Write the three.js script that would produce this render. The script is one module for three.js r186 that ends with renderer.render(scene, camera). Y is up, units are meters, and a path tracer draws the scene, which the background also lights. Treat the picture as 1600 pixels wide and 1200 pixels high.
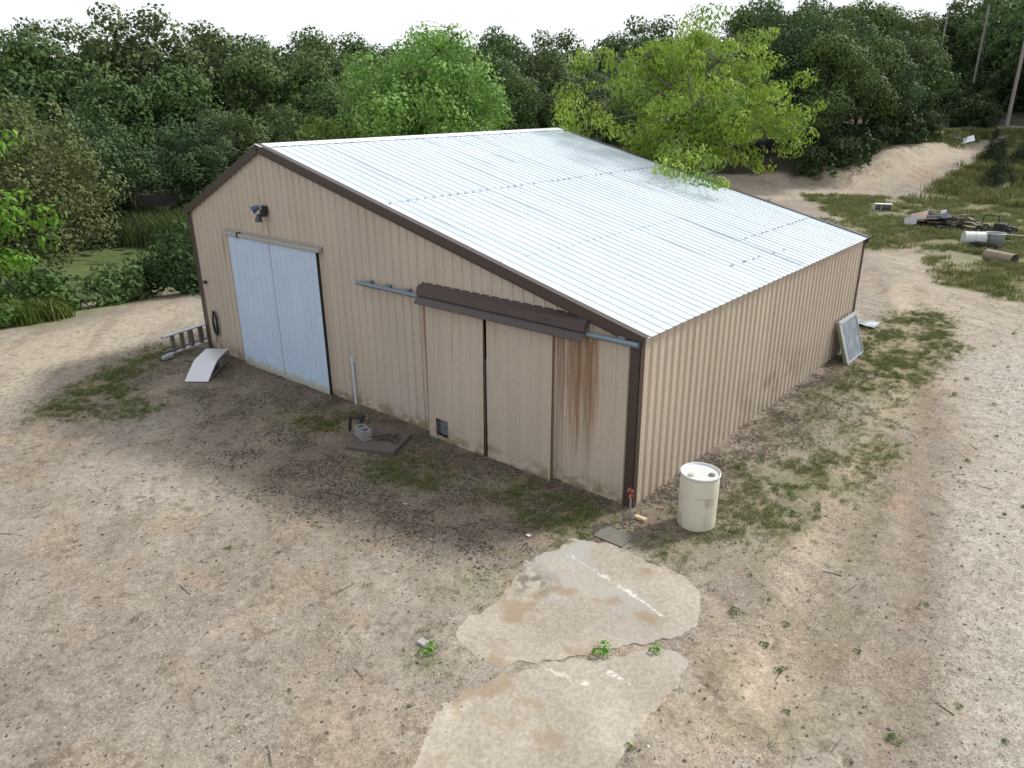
import * as THREE from 'three';
import { mergeGeometries } from 'three/addons/utils/BufferGeometryUtils.js';
import { RoundedBoxGeometry } from 'three/addons/geometries/RoundedBoxGeometry.js';

// ---------------------------------------------------------------- camera, sky, sun, exposure
const scene = new THREE.Scene();
const camera = new THREE.PerspectiveCamera(54.92, 4 / 3, 0.1, 900);
camera.position.set(5.271, 6.111, 9.099);
camera.rotation.set(-0.367, 0.707, -0.009, 'YXZ');
const SUN = new THREE.Vector3(0.42, 1, -0.95).normalize();
{ // hazy white sky: thin bright cloud everywhere, a broad veil of light round the sun
  const W = 512, H = 256, d = new Float32Array(W * H * 4), v = new THREE.Vector3();
  for (let j = 0; j < H; j++) for (let i = 0; i < W; i++) {
    const th = (j + 0.5) / H * Math.PI - Math.PI / 2, ph = (i + 0.5) / W * 2 * Math.PI - Math.PI;
    v.set(Math.cos(th) * Math.cos(ph), Math.sin(th), Math.cos(th) * Math.sin(ph));
    const c = Math.max(0, v.dot(SUN)), up = Math.max(0, v.y);
    const veil = 0.55 * Math.pow(c, 6), hor = 0.22 * Math.pow(1 - up, 3);
    const b = 0.58 + veil + hor, o = (j * W + i) * 4, w = Math.min(1, veil + hor * 2.5);
    d[o] = b * (0.93 + 0.07 * w); d[o + 1] = b * (0.975 + 0.015 * w); d[o + 2] = b * (1.06 - 0.10 * w); d[o + 3] = 1;
  }
  const t = new THREE.DataTexture(d, W, H, THREE.RGBAFormat, THREE.FloatType);
  t.mapping = THREE.EquirectangularReflectionMapping; t.magFilter = t.minFilter = THREE.LinearFilter; t.needsUpdate = true;
  scene.background = t; scene.environment = t;
}
const sun = new THREE.DirectionalLight(new THREE.Color(1, 0.975, 0.935), 2.6);
sun.position.copy(SUN).multiplyScalar(80); sun.target.position.set(0, 0, 0);
sun.castShadow = true; sun.shadow.radius = 14; sun.shadow.mapSize.set(4096, 4096);
Object.assign(sun.shadow.camera, { left: -60, right: 60, top: 60, bottom: -60, near: 1, far: 220 });
scene.add(sun, sun.target);
const renderer = new THREE.WebGLRenderer({ antialias: true });
renderer.toneMapping = THREE.LinearToneMapping; renderer.toneMappingExposure = 1.45;
renderer.shadowMap.enabled = true; renderer.shadowMap.type = THREE.PCFSoftShadowMap;

// ---------------------------------------------------------------- helpers
function rng(s) { return () => { s |= 0; s = s + 0x6D2B79F5 | 0; let t = Math.imul(s ^ s >>> 15, 1 | s); t = t + Math.imul(t ^ t >>> 7, 61 | t) ^ t; return ((t ^ t >>> 14) >>> 0) / 4294967296; }; }
const clamp = (x, a = 0, b = 1) => x < a ? a : x > b ? b : x, lerp = (a, b, t) => a + (b - a) * t;
const sstep = (a, b, x) => { const t = clamp((x - a) / (b - a)); return t * t * (3 - 2 * t); };
const NT = 512, ntab = new Float32Array(NT * NT); { const r = rng(11); for (let i = 0; i < NT * NT; i++) ntab[i] = r(); }
function vn(x, y) { // value noise, cell 1
  const xf = Math.floor(x), yf = Math.floor(y), fx = x - xf, fy = y - yf, x0 = xf & 511, y0 = (yf & 511) * NT, x1 = (xf + 1) & 511, y1 = ((yf + 1) & 511) * NT;
  const sx = fx * fx * (3 - 2 * fx), sy = fy * fy * (3 - 2 * fy), a = ntab[y0 + x0], b = ntab[y0 + x1], c = ntab[y1 + x0], e = ntab[y1 + x1];
  return a + (b - a) * sx + (c - a + (a - b - c + e) * sx) * sy;
}
const fbm = (x, y) => 0.5 * vn(x, y) + 0.27 * vn(x * 2.03 + 17, y * 2.03 + 5) + 0.15 * vn(x * 4.1 + 3, y * 4.1 + 31) + 0.08 * vn(x * 8.3 + 9, y * 8.3 + 2);
const taken = {};
function numbered(n) { const k = taken[n] = (taken[n] ?? -1) + 1; return k ? `${n}_${String(k).padStart(3, '0')}` : n; }
function mesh(name, geo, mat, parent) { const m = new THREE.Mesh(geo, mat); m.name = name; m.castShadow = m.receiveShadow = true; if (parent) parent.add(m); return m; }
function tag(o, label, category, group) { o.name = numbered(o.name); o.userData.label = label; o.userData.category = category; if (group) o.userData.group = group; scene.add(o); return o; }
function thing(name, label, category, pos = [0, 0, 0], turn = 0, group) { const g = new THREE.Group(); g.name = name; g.position.set(...pos); g.rotation.y = turn; return tag(g, label, category, group); }
function struct(name, geo, mat, kind = 'structure') { const m = mesh(numbered(name), geo, mat, scene); m.userData.kind = kind; return m; }
function box(w, h, d, x = 0, y = 0, z = 0) { const g = new THREE.BoxGeometry(w, h, d); g.translate(x, y, z); return g; }
function rbox(w, h, d, x = 0, y = 0, z = 0, r = 0.01) { const g = new RoundedBoxGeometry(w, h, d, 2, r); g.translate(x, y, z); return g; }
function cyl(r0, r1, h, x = 0, y = 0, z = 0, n = 16) { const g = new THREE.CylinderGeometry(r1, r0, h, n); g.translate(x, y, z); return g; }
function tube(pts, r, seg = 20, n = 6) { return new THREE.TubeGeometry(new THREE.CatmullRomCurve3(pts.map(p => new THREE.Vector3(...p))), seg, r, n); }
function limb(a, b, r0, r1, n = 6) { // tapered bar between two points
  const A = new THREE.Vector3(...a), B = new THREE.Vector3(...b), d = B.clone().sub(A), g = new THREE.CylinderGeometry(r1, r0, d.length(), n, 1, true);
  g.applyQuaternion(new THREE.Quaternion().setFromUnitVectors(new THREE.Vector3(0, 1, 0), d.normalize())); g.translate((A.x + B.x) / 2, (A.y + B.y) / 2, (A.z + B.z) / 2); return g;
}
function merge(list) { return mergeGeometries(list.map(g => { const q = g.index ? g.toNonIndexed() : g; for (const k of Object.keys(q.attributes)) if (!['position', 'normal', 'uv'].includes(k)) q.deleteAttribute(k); return q; })); }
function std(color, roughness = 0.8, extra = {}) { return new THREE.MeshStandardMaterial({ color: new THREE.Color(...(Array.isArray(color) ? color : [color])), roughness, side: THREE.DoubleSide, ...extra }); }
function dataTex(w, h, fn, srgb = true) { // fn(u, v, out) fills out with 0..255
  const d = new Uint8Array(w * h * 4), o = [0, 0, 0];
  for (let j = 0; j < h; j++) for (let i = 0; i < w; i++) { fn((i + 0.5) / w, (j + 0.5) / h, o); const k = (j * w + i) * 4; d[k] = clamp(o[0], 0, 255); d[k + 1] = clamp(o[1], 0, 255); d[k + 2] = clamp(o[2], 0, 255); d[k + 3] = 255; }
  const t = new THREE.DataTexture(d, w, h); t.magFilter = THREE.LinearFilter; t.minFilter = THREE.LinearMipmapLinearFilter; t.generateMipmaps = true; t.wrapS = t.wrapT = THREE.RepeatWrapping;
  if (srgb) t.colorSpace = THREE.SRGBColorSpace; t.needsUpdate = true; return t;
}

// ---------------------------------------------------------------- lie of the land
const CP = [[0,0,0],[6,5,0],[-6,6,0],[-13,3,0],[3,-10,0],[0,-18,0],[-6,-18,0],[-13,-8,0],[8,-8,0],[-17,2,0],[-17,-6,-.05],[8,12,0],[-4,12,0],
  [-20,0,-.1],[-20,-3,-.1],[-21.5,1,-.25],[-22,4,-.2],[-24.5,-3,-1],[-25,0,-1],[-27,-1,-1.2],[-26,4,-.9],[-32,-5,-1.6],[-36,-6,-1.5],[-33,0,-1.6],[-29,-6,-1.4],[-27,-9,-.8],[-32,-12,-.8],[-38.5,-10,-.8],[-42,-4,-.8],[-46,-8,-.3],[-38,-20,-.4],[-60,-20,1],[-45,-40,.5],[-30,-50,.5],[-80,-40,3],[-60,-70,3],[-40,-90,3.5],
  [-15,-25,-.2],[-20,-35,0],[-8,-30,0],[-12.6,-44.6,.9],[-10.4,-44.4,.2],[-8.3,-47,.6],[-9.9,-51.7,1.7],[-6.9,-65.7,1.83],[-8.1,-66.4,2.4],[-11.6,-55.6,2.1],[-3,-51,.4],[-5.6,-61,1.54],[-3.5,-59,2],[-.6,-46,-.1],[0,-37,0],[1,-28,0],[-6.1,-71.5,3.6],[-13.4,-94,5],[-26,-134,8.5],[-2.7,-97,6],[-12,-118,8.4],[10,-60,2.4],[15,-40,1.2],[20,-90,6],[-20,-70,3],[-15,-60,2],
  [20,10,0],[20,-15,.3],[-30,20,0],[-60,10,0],[0,30,0],[60,0,1],[150,-150,10],[-150,-150,10],[-150,100,4],[150,100,4],[-60,-140,8],[40,-150,10],[0,150,3],[250,-250,12],[-250,-250,12],[-250,250,6],[250,250,6]];
const RB = (() => { const n = CP.length, A = CP.map((p, i) => [...CP.map(q => Math.hypot(p[0] - q[0], p[1] - q[1])), p[2]]);
  for (let i = 0; i < n; i++) { let m = i; for (let k = i; k < n; k++) if (Math.abs(A[k][i]) > Math.abs(A[m][i])) m = k; [A[i], A[m]] = [A[m], A[i]];
    for (let k = i + 1; k < n; k++) { const f = A[k][i] / A[i][i]; for (let c = i; c <= n; c++) A[k][c] -= f * A[i][c]; } }
  const w = Array(n); for (let i = n - 1; i >= 0; i--) { let s = A[i][n]; for (let c = i + 1; c < n; c++) s -= A[i][c] * w[c]; w[i] = s / A[i][i]; } return w; })();
function height(x, z) {
  const dx = Math.max(-16 - x, x - 7, 0), dz = Math.max(-17 - z, z - 11, 0), f = sstep(0, 5, Math.hypot(dx, dz));
  let h = 0; if (f > 0) { for (let i = 0; i < CP.length; i++) h += RB[i] * Math.hypot(x - CP[i][0], z - CP[i][1]); h *= f; h += f * 0.25 * (fbm(x * 0.35, z * 0.35) - 0.5); }
  const inB = x > -13.4 && x < 0.3 && z < 0.3 && z > -10.9 ? 0 : 1; // wheel ruts and lumps in the yard
  const t1 = trackDist(x, z, TR1), t2 = trackDist(x, z, TR2);
  h -= inB * 0.035 * (Math.exp(-t1 * t1 / 0.03) + Math.exp(-t2 * t2 / 0.05)); h += inB * 0.02 * Math.exp(-Math.pow(t2 - 0.45, 2) / 0.03);
  h -= .026 * mSlab(x + .5 * (fbm(x * 3, z * 3) - .5), z + .5 * (fbm(x * 3 + 9, z * 3) - .5)) ; { const w = mUp(x + .8 * (fbm(x * .9, z * .9) - .5), z); h += .75 * w + 1.1 * w * (1 - w) * 4 * .35 * (fbm(x * 1.6, z * 1.6) - .5); } return h + inB * 0.03 * (fbm(x * 1.3, z * 1.3) - 0.5) + inB * 0.012 * (vn(x * 7, z * 7) - 0.5);
}
const TR1 = [[3.2, 2.5], [2.75, 0], [2.51, -1.88], [2.35, -4.04], [1.95, -7.67], [1.14, -12.35], [-.8, -19]], TR2 = [[4.6, 2.8], [4.09, 0.04], [3.59, -2.77], [3.06, -5.3], [2.07, -9.5], [.9, -14]];
function trackDist(x, z, T) { let m = 99; for (let i = 0; i + 1 < T.length; i++) { const [ax, az] = T[i], bx = T[i + 1][0] - ax, bz = T[i + 1][1] - az, t = clamp(((x - ax) * bx + (z - az) * bz) / (bx * bx + bz * bz)), d = Math.hypot(x - ax - bx * t, z - az - bz * t); if (d < m) m = d; } return m; }

// ---------------------------------------------------------------- what lies where: soil, grass, gravel
const MX = -46, MZ = -72, MW = 72, MH = 86, MN = 1024;
function inPoly(x, z, P) { let c = false; for (let i = 0, j = P.length - 1; i < P.length; j = i++) if ((P[i][1] > z) !== (P[j][1] > z) && x < (P[j][0] - P[i][0]) * (z - P[i][1]) / (P[j][1] - P[i][1]) + P[i][0]) c = !c; return c; }
function mask(polys, blur) { // polys: [strength, points]
  let a = new Float32Array(MN * MN);
  for (const [s, P] of polys) { const xs = P.map(p => p[0]), zs = P.map(p => p[1]);
    const i0 = Math.max(0, Math.floor((Math.min(...xs) - MX) / MW * MN)), i1 = Math.min(MN - 1, Math.ceil((Math.max(...xs) - MX) / MW * MN)), j0 = Math.max(0, Math.floor((Math.min(...zs) - MZ) / MH * MN)), j1 = Math.min(MN - 1, Math.ceil((Math.max(...zs) - MZ) / MH * MN));
    for (let j = j0; j <= j1; j++) for (let i = i0; i <= i1; i++) if (inPoly(MX + (i + .5) / MN * MW, MZ + (j + .5) / MN * MH, P)) a[j * MN + i] = Math.max(a[j * MN + i], s); }
  for (let pass = 0; pass < 4; pass++) { const b = new Float32Array(MN * MN), st = pass % 2 ? MN : 1, r = blur;
    for (let l = 0; l < MN; l++) { const base = pass % 2 ? l : l * MN; let s = 0; for (let k = -r; k < MN; k++) { if (k + r < MN) s += a[base + (k + r) * st]; if (k - r - 1 >= 0) s -= a[base + (k - r - 1) * st]; if (k >= 0) b[base + k * st] = s / (2 * r + 1); } } a = b; }
  return (x, z) => { const u = (x - MX) / MW * MN - .5, v = (z - MZ) / MH * MN - .5; if (u < 0 || v < 0 || u >= MN - 1 || v >= MN - 1) return 0; const i = u | 0, j = v | 0, fx = u - i, fy = v - j, o = j * MN + i; return lerp(lerp(a[o], a[o + 1], fx), lerp(a[o + MN], a[o + MN + 1], fx), fy); };
}
const SLABS = [[[-.13, 2.95], [-.31, 2.4], [-.25, 1.78], [-.11, 1.3], [.41, 1.13], [.84, 1.13], [1.73, 1.22], [1.97, 1.55], [2.1, 1.93], [1.97, 2.42], [1.69, 2.77], [1.3, 3.34], [.8, 3.91], [.57, 4.04], [.25, 4.03], [-.06, 3.96], [-.16, 3.65], [-.11, 3.28]],
  [[1.1, 6.4], [1.02, 5.7], [.8, 5.28], [.65, 4.9], [.72, 4.48], [.83, 4.12], [1.14, 3.72], [1.5, 3.24], [1.88, 2.78], [2.26, 2.44], [2.39, 2.76], [2.42, 3.36], [2.44, 3.91], [2.49, 4.47], [2.6, 5.6], [2.3, 6.5]]];
const mSlab = mask(SLABS.map(P => [1, P]), 2), mUp = mask([[1, [[-14.6,-43],[-11,-45],[-9.4,-51],[-8.6,-58],[-8.4,-67],[-20,-71],[-26,-50]]]], 6);
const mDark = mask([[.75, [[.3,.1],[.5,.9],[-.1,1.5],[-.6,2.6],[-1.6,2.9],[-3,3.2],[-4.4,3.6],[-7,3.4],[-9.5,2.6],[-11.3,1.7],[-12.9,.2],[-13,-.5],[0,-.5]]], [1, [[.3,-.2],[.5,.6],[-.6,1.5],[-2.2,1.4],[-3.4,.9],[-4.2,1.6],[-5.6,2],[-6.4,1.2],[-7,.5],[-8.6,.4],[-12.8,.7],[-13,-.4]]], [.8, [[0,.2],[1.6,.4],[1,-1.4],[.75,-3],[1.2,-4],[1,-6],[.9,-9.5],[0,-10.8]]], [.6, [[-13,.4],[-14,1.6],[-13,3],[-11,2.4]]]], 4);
const mGrass = mask([[.85, [[-11.5,5],[-12.6,3.9],[-13.6,2.4],[-14.4,.9],[-13.4,.5],[-13,1.6],[-12,2.6],[-11.2,3.6],[-11,4.7]]], [.5, [[-13.2,2.8],[-10,2.6],[-9.4,3.6],[-11,4.4]]], [.32, [[.4,.2],[1.6,.5],[2.3,-2],[2.2,-6],[2,-9],[.5,-10],[.4,-5]]], [.65, [[1.2,.5],[2.1,-.5],[2.2,-2.5],[1.9,-4],[1.2,-4.2],[.6,-2.8],[.9,-1]]], [.75, [[.5,-7.5],[1.4,-7],[2.3,-9],[2.3,-12],[1.2,-16],[-.3,-14.5],[0,-11],[.3,-9]]], [.6, [[2.5,-2],[2.9,-4.5],[2.5,-6],[2.1,-4.5],[2.1,-2.5]]], [1.0, [[-2.8,1.1],[-1.2,.3],[-.3,.3],[.2,1],[-.3,1.5],[-1.4,1.4]]], [1.0, [[-4.4,1.2],[-3.6,.8],[-2.8,1.2],[-3.2,1.9],[-4.2,1.9]]], [1.0, [[-7.4,.9],[-6.2,.5],[-6,1.2],[-6.8,1.7],[-7.6,1.5]]], [.6, [[-.7,2.6],[-.3,2.3],[-.3,3.1],[-.7,3.4]]], [.7, [[-.55,4.6],[-.5,4.15],[-.25,4.1],[.1,4.4],[-.05,4.65]]], [.6, [[.3,.3],[.9,.5],[1.5,.5],[1.4,1.1],[.5,1]]],
  [.95, [[.2,-19.8],[2.8,-18.6],[8,-18],[12,-40],[-.2,-46],[-9,-43],[-12.2,-40.3],[-8,-34],[-5,-33],[-3,-30],[-1.6,-26]]], [.7, [[-3.5,-25],[-1,-30],[-6,-33.5],[-9,-31]]], [.9, [[-6,-46],[14,-42],[24,-71.5],[-5,-71.5],[-5.4,-60]]], [.7, [[-9.8,-60],[-11.2,-52],[-13.2,-47],[-14,-60],[-12,-71.5],[-4,-71.5],[-7.4,-67.5]]], [.95, [[-21,6],[-20,1.9],[-20.5,-.8],[-24,-1],[-26,6]]], [.95, [[-24,-2],[-27,-6],[-24,-10],[-20.5,-5],[-21.5,-3]]], [.95, [[-36,-9],[-44,-4],[-46,-14],[-34,-18],[-26,-12],[-29,-9]]], [.6, [[-18,2.6],[-19.6,0],[-19.4,-2.4],[-20.8,-3],[-20.8,2]]], [.55, [[-14,-1],[-16,-1.6],[-17,-8],[-14,-12]]], [.7, [[-13,-12],[-3,-12],[-4,-20],[-14,-26],[-20,-14]]]], 3);
const mPale = mask([[.95, [[5.2,3],[4.6,.6],[4.1,-1.9],[3.6,-5.6],[3,-9],[2.4,-11.5],[5,-20],[9,-4],[9,4]]], [.9, [[1,-.9],[.1,-2],[.05,-7.1],[.6,-7.6],[1,-5.7],[1.3,-2.9]]], [.6, [[1.2,.9],[2.1,1.1],[2.2,1.9],[1.8,1.5]]]], 5);
const mTan = mask([[1, [[-12.6,5.4],[-13.9,3.6],[-14.9,1.3],[-15.7,-1.2],[-18.4,-2.3],[-18,1.2],[-17.6,3.4],[-16,7]]], [.9, [[2.2,-11],[.5,-16],[-.6,-18.6],[-3.2,-25],[-1.4,-25.5],[1.2,-20.4],[3.6,-16.5]]], [.9, [[-14,-36],[-9.5,-41.2],[-12,-43],[-22,-46],[-24,-42]]], [1, [[-11.5,-41.5],[-8.6,-44],[-6.9,-52],[-5.9,-62],[-5.9,-67],[-7.2,-67],[-7.3,-60],[-8.2,-52],[-10.6,-45]]]], 5);
const mRed = mask([[.8, [[3.15,-2.1],[3.4,-2.6],[3.2,-3.6],[3.05,-3.2]]], [.6, [[2.9,-5],[3.1,-5.1],[2.9,-5.9],[2.75,-5.8]]], [.6, [[-8,-48.5],[-7.2,-49],[-6.6,-55],[-7.2,-55]]], [.4, [[-3.6,5.6],[-2.9,5.2],[-3.4,5],[-4,5.4]]]], 2);
const mBank = mask([[1, [[-13.4,-43],[-10.2,-44.2],[-8,-51],[-7,-58],[-7,-66],[-8.8,-66.5],[-10,-58],[-11.2,-52],[-13.6,-46.6]]]], 4);
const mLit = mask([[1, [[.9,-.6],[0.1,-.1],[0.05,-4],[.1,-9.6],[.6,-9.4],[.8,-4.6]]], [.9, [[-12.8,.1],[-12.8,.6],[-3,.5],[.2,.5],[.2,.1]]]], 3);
function soil(x, z, o) { // colour of the ground at a spot (sRGB 0..255)
  const wx = x + .9 * (fbm(x * .9 + 40, z * .9) - .5) + .25 * (vn(x * 4, z * 4) - .5), wz = z + .9 * (fbm(x * .9, z * .9 + 70) - .5) + .25 * (vn(x * 4 + 9, z * 4 + 9) - .5);
  const big = fbm(x * .31 + 5, z * .31 + 9), mid = fbm(x * 1.7, z * 1.7), fine = fbm(x * 11, z * 11), grit = vn(x * 43, z * 43), g2 = vn(x * 90 + 7, z * 90 + 3);
  let r = 141, g = 131, b = 118; // dry dirt with crushed stone
  const k0 = (big - .5) * 36 + (mid - .5) * 24; r += k0; g += k0; b += k0 * .95;
  const warm = sstep(.48, .7, fbm(x * .8 + 60, z * .8 + 20)); r += 4 * warm; b -= 4 * warm;
  const mx = (R, G, B, t) => { r += (R - r) * t; g += (G - g) * t; b += (B - b) * t; };
  const tan = mTan(wx, wz); mx(160, 148, 130, tan * (.55 + .5 * mid));
  const pale = mPale(wx, wz); mx(160, 153, 142, clamp(pale * (.5 + .8 * fine)));
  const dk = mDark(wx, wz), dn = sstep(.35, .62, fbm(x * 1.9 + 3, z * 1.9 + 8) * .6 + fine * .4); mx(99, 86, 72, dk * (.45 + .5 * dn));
  const t1 = trackDist(wx * .3 + x * .7, wz * .3 + z * .7, TR2); mx(118, 103, 86, .6 * Math.exp(-t1 * t1 / .1) * sstep(.42, .7, mid + fine * .4)); const t3 = trackDist(wx * .2 + x * .8, wz * .2 + z * .8, TR1); mx(176, 158, 134, .5 * Math.exp(-Math.pow(t3 - .1, 2) / .05)); mx(112, 103, 76, .5 * Math.exp(-Math.pow(t3 - .55, 2) / .06) * sstep(.4, .6, mid));
  const sw = fbm(x * .55 + z * .2 + 3, z * 2.4 - x * 1.6) ; mx(116, 103, 87, .32 * sstep(.5, .68, sw) * (1 - pale)); // scuffs and washed channels
  mx(158, 120, 92, mRed(wx, wz) * sstep(.35, .6, fine)); mx(168, 155, 134, mBank(wx, wz) * (.5 + .5 * mid));
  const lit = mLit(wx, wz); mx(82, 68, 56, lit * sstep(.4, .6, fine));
  const gr = mGrass(wx, wz) * (x > 7 || z < -17 || x < -19 ? 1.1 : .85), gn = sstep(.3, .66, mid * .55 + fine * .45); mx(104 + 20 * (big - .5), 104, 66, clamp(gr * (.1 + 1 * gn)));
  const dots = sstep(.66, .84, vn(x * 5.3, z * 5.3) * .55 + vn(x * 14, z * 14) * .45) * (1 - pale * .6); mx(98, 86, 72, dots * .5); // crumbs of dark earth and dead leaves
  const wood = sstep(40, 45, Math.hypot(x - 5, z - 9)) * (x < -13 || z < -72 ? 1 : 0) * sstep(.1, .5, 1 - mTan(x, z) - mBank(x, z)); mx(54, 50, 36, wood);
  const far = sstep(75, 120, Math.hypot(x - 5, z - 9)); mx(74, 82, 46, far);
  const k = (fine - .5) * 34 + (grit - .5) * 28 + (g2 - .5) * 22; o[0] = r + k; o[1] = g + k * .97; o[2] = b + k * .9;
}
const gbump = dataTex(1024, 1024, (u, v, o) => { const x = u * 1024, y = v * 1024; let s = .5 * vn(x / 4, y / 4) + .3 * vn(x / 2 + 40, y / 2) + .2 * vn(x / 16, y / 16); o[0] = o[1] = o[2] = s * 255; }, false);
function groundSheet(name, x0, z0, w, h, nx, nz, tw, th, lift, hole) {
  const P = [], UV = [], I = [];
  for (let j = 0; j <= nz; j++) for (let i = 0; i <= nx; i++) { const x = x0 + w * i / nx, z = z0 + h * j / nz; P.push(x, height(x, z) + lift, z); UV.push(i / nx, j / nz); }
  for (let j = 0; j < nz; j++) for (let i = 0; i < nx; i++) { if (hole) { const a = x0 + w * i / nx, b = z0 + h * j / nz; if (a > hole[0] && a + w / nx < hole[2] && b > hole[1] && b + h / nz < hole[3]) continue; }
    const a = j * (nx + 1) + i, b = a + 1, c = a + nx + 1, e = c + 1; I.push(a, c, b, b, c, e); }
  const g = new THREE.BufferGeometry(); g.setAttribute('position', new THREE.Float32BufferAttribute(P, 3)); g.setAttribute('uv', new THREE.Float32BufferAttribute(UV, 2)); g.setIndex(I); g.computeVertexNormals();
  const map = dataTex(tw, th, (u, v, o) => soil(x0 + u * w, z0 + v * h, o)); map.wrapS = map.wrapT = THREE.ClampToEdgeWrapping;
  const bump = gbump.clone(); bump.repeat.set(w / 5, h / 5); bump.needsUpdate = true;
  return struct(name, g, new THREE.MeshStandardMaterial({ map, bumpMap: bump, bumpScale: .008, roughness: .96 }));
}
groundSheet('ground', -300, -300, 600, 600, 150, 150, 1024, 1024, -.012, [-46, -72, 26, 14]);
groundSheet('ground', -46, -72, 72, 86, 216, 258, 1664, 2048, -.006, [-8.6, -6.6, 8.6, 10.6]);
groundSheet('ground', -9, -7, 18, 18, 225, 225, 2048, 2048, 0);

{ // pond with a skin of duckweed
  const g = new THREE.CircleGeometry(1, 60); g.rotateX(-Math.PI / 2); g.scale(10, 1, 7.5);
  const t = dataTex(512, 512, (u, v, o) => { const n = fbm(u * 14, v * 14), f = vn(u * 160, v * 160), hole = sstep(.66, .7, fbm(u * 22 + 7, v * 40 + 3)); const k = (n - .5) * 30 + (f - .5) * 22; o[0] = lerp(88 + k, 28, hole); o[1] = lerp(100 + k, 34, hole); o[2] = lerp(58 + k * .7, 24, hole); });
  const m = struct('pond_water', g, new THREE.MeshStandardMaterial({ map: t, roughness: .42 })); m.position.set(-33.5, -1, -4.2); m.rotation.y = .5;
}

// ---------------------------------------------------------------- barn
const BW = 13.12, BL = 10.62, XR = -9.541, HR = 5.253, HEL = 3.651, HE = 2.864, RIB = .2286;
const roofY = x => x > XR ? lerp(HR, HE, (x - XR) / -XR) : lerp(HR, HEL, (XR - x) / (BW + XR));
function ribs(u0, u1, extra = [], hgt = .026) { // [u, out] points of ribbed sheet between u0 and u1
  const p = [[u0, 0], [u1, 0]];
  for (let k = Math.floor(u0 / RIB) - 1; k * RIB < u1 + RIB; k++) { const c = k * RIB + RIB / 2; for (const [d, o] of [[-.03, 0], [-.013, hgt], [.013, hgt], [.03, 0], [-.083, 0], [-.077, .003], [-.071, 0], [.071, 0], [.077, .003], [.083, 0]]) if (c + d > u0 && c + d < u1) p.push([c + d, o]); }
  const at = u => { const c = Math.floor(u / RIB) * RIB + RIB / 2, d = Math.abs(u - c); return d < .013 ? hgt : d < .03 ? hgt * (1 - (d - .013) / .017) : 0; };
  for (const u of extra) if (u > u0 && u < u1) p.push([u, at(u)]);
  p[0][1] = at(u0); p[1][1] = at(u1); return p.sort((a, b) => a[0] - b[0]);
}
// sheet in a vertical plane; place(u, v, out) -> point; spans(u) -> list of [v0(u), v1(u)] at a u inside a strip
function sheet(u0, u1, spans, place, uvOf, extra = [], hgt) {
  const P = [], UV = [], pr = ribs(u0, u1, extra, hgt);
  for (let i = 0; i + 1 < pr.length; i++) { const [a, oa] = pr[i], [b, ob] = pr[i + 1]; if (b - a < 1e-4) continue;
    for (const [lo, hi] of spans((a + b) / 2)) { const q = [[a, lo(a), oa], [b, lo(b), ob], [b, hi(b), ob], [a, hi(a), oa]]; for (const k of [0, 1, 2, 0, 2, 3]) { P.push(...place(...q[k])); UV.push(...uvOf(q[k][0], q[k][1])); } } }
  const g = new THREE.BufferGeometry(); g.setAttribute('position', new THREE.Float32BufferAttribute(P, 3)); g.setAttribute('uv', new THREE.Float32BufferAttribute(UV, 2)); g.computeVertexNormals(); return g;
}
const K = c => () => c;
const rustR = rng(77), streaks = []; // rust runs below the hood and track: [x, width, strength, top, length]
for (let i = 0; i < 110; i++) streaks.push([-1.52 + Math.pow(rustR(), .9) * .8, .006 + rustR() * .02, .2 + rustR() * .55, 2.75, 1.2 + rustR() * 1.9]);
for (let i = 0; i < 9; i++) streaks.push([-1.45 + rustR() * .6, .05 + rustR() * .07, .2 + rustR() * .2, 2.75, 1 + rustR() * 1.6]);
for (let i = 0; i < 16; i++) streaks.push([-4.6 + rustR() * 3.6, .006 + rustR() * .016, .2 + rustR() * .35, 2.65, .4 + rustR() * 1.5]);
streaks.push([-4.58, .075, .9, 2.6, 2.9], [-4.7, .03, .5, 2.7, 1.5], [-.95, .05, .6, 2.6, 1.2], [-.88, .03, .7, 2.6, 2.5], [-11.6, .1, .35, 3.1, .8], [-9.55, .06, .3, 3.7, .9], [-9.3, .03, .2, 3.7, .7]);
const steelMap = (w, h, base, paint) => dataTex(w, h, (u, v, o) => { paint(u, v, o, base); });
const gableMap = steelMap(2048, 1024, [188, 175, 160], (u, v, o, B) => {
  const x = -BW + u * BW, y = v * 5.3, n = fbm(x * 1.1, y * .5), col = vn(x * 9, y * .25), f = vn(x * 40, y * 22); let k = (n - .5) * 16 + (col - .5) * 8 + (f - .5) * 7; let r = B[0] + k, g = B[1] + k, b = B[2] + k;
  const chalk = sstep(.5, .75, fbm(x * .9 + 30, y * .7 + 4)); r += (183 - r) * chalk * .35; g += (174 - g) * chalk * .35; b += (164 - b) * chalk * .35;
  for (const s of streaks) { const d = Math.abs(x + .008 * Math.sin(y * 5 + s[0] * 40) - s[0]); if (d < s[1] && y < s[3] && y > s[3] - s[4]) { const t = s[2] * (1 - d / s[1]) * sstep(s[3] - s[4], s[3] - s[4] * .3, y) * (.6 + .5 * vn(x * 70, y * 6)); r += (136 - r) * t; g += (106 - g) * t; b += (82 - b) * t; } }
  const dirt = sstep(.35, .02, y + .25 * (fbm(x * 3, y * 3) - .5)) * sstep(.35, .6, fbm(x * 6, y * 9)); r += (120 - r) * dirt * .6; g += (108 - g) * dirt * .6; b += (74 - b) * dirt * .6;
  o[0] = r; o[1] = g; o[2] = b; });
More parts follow.
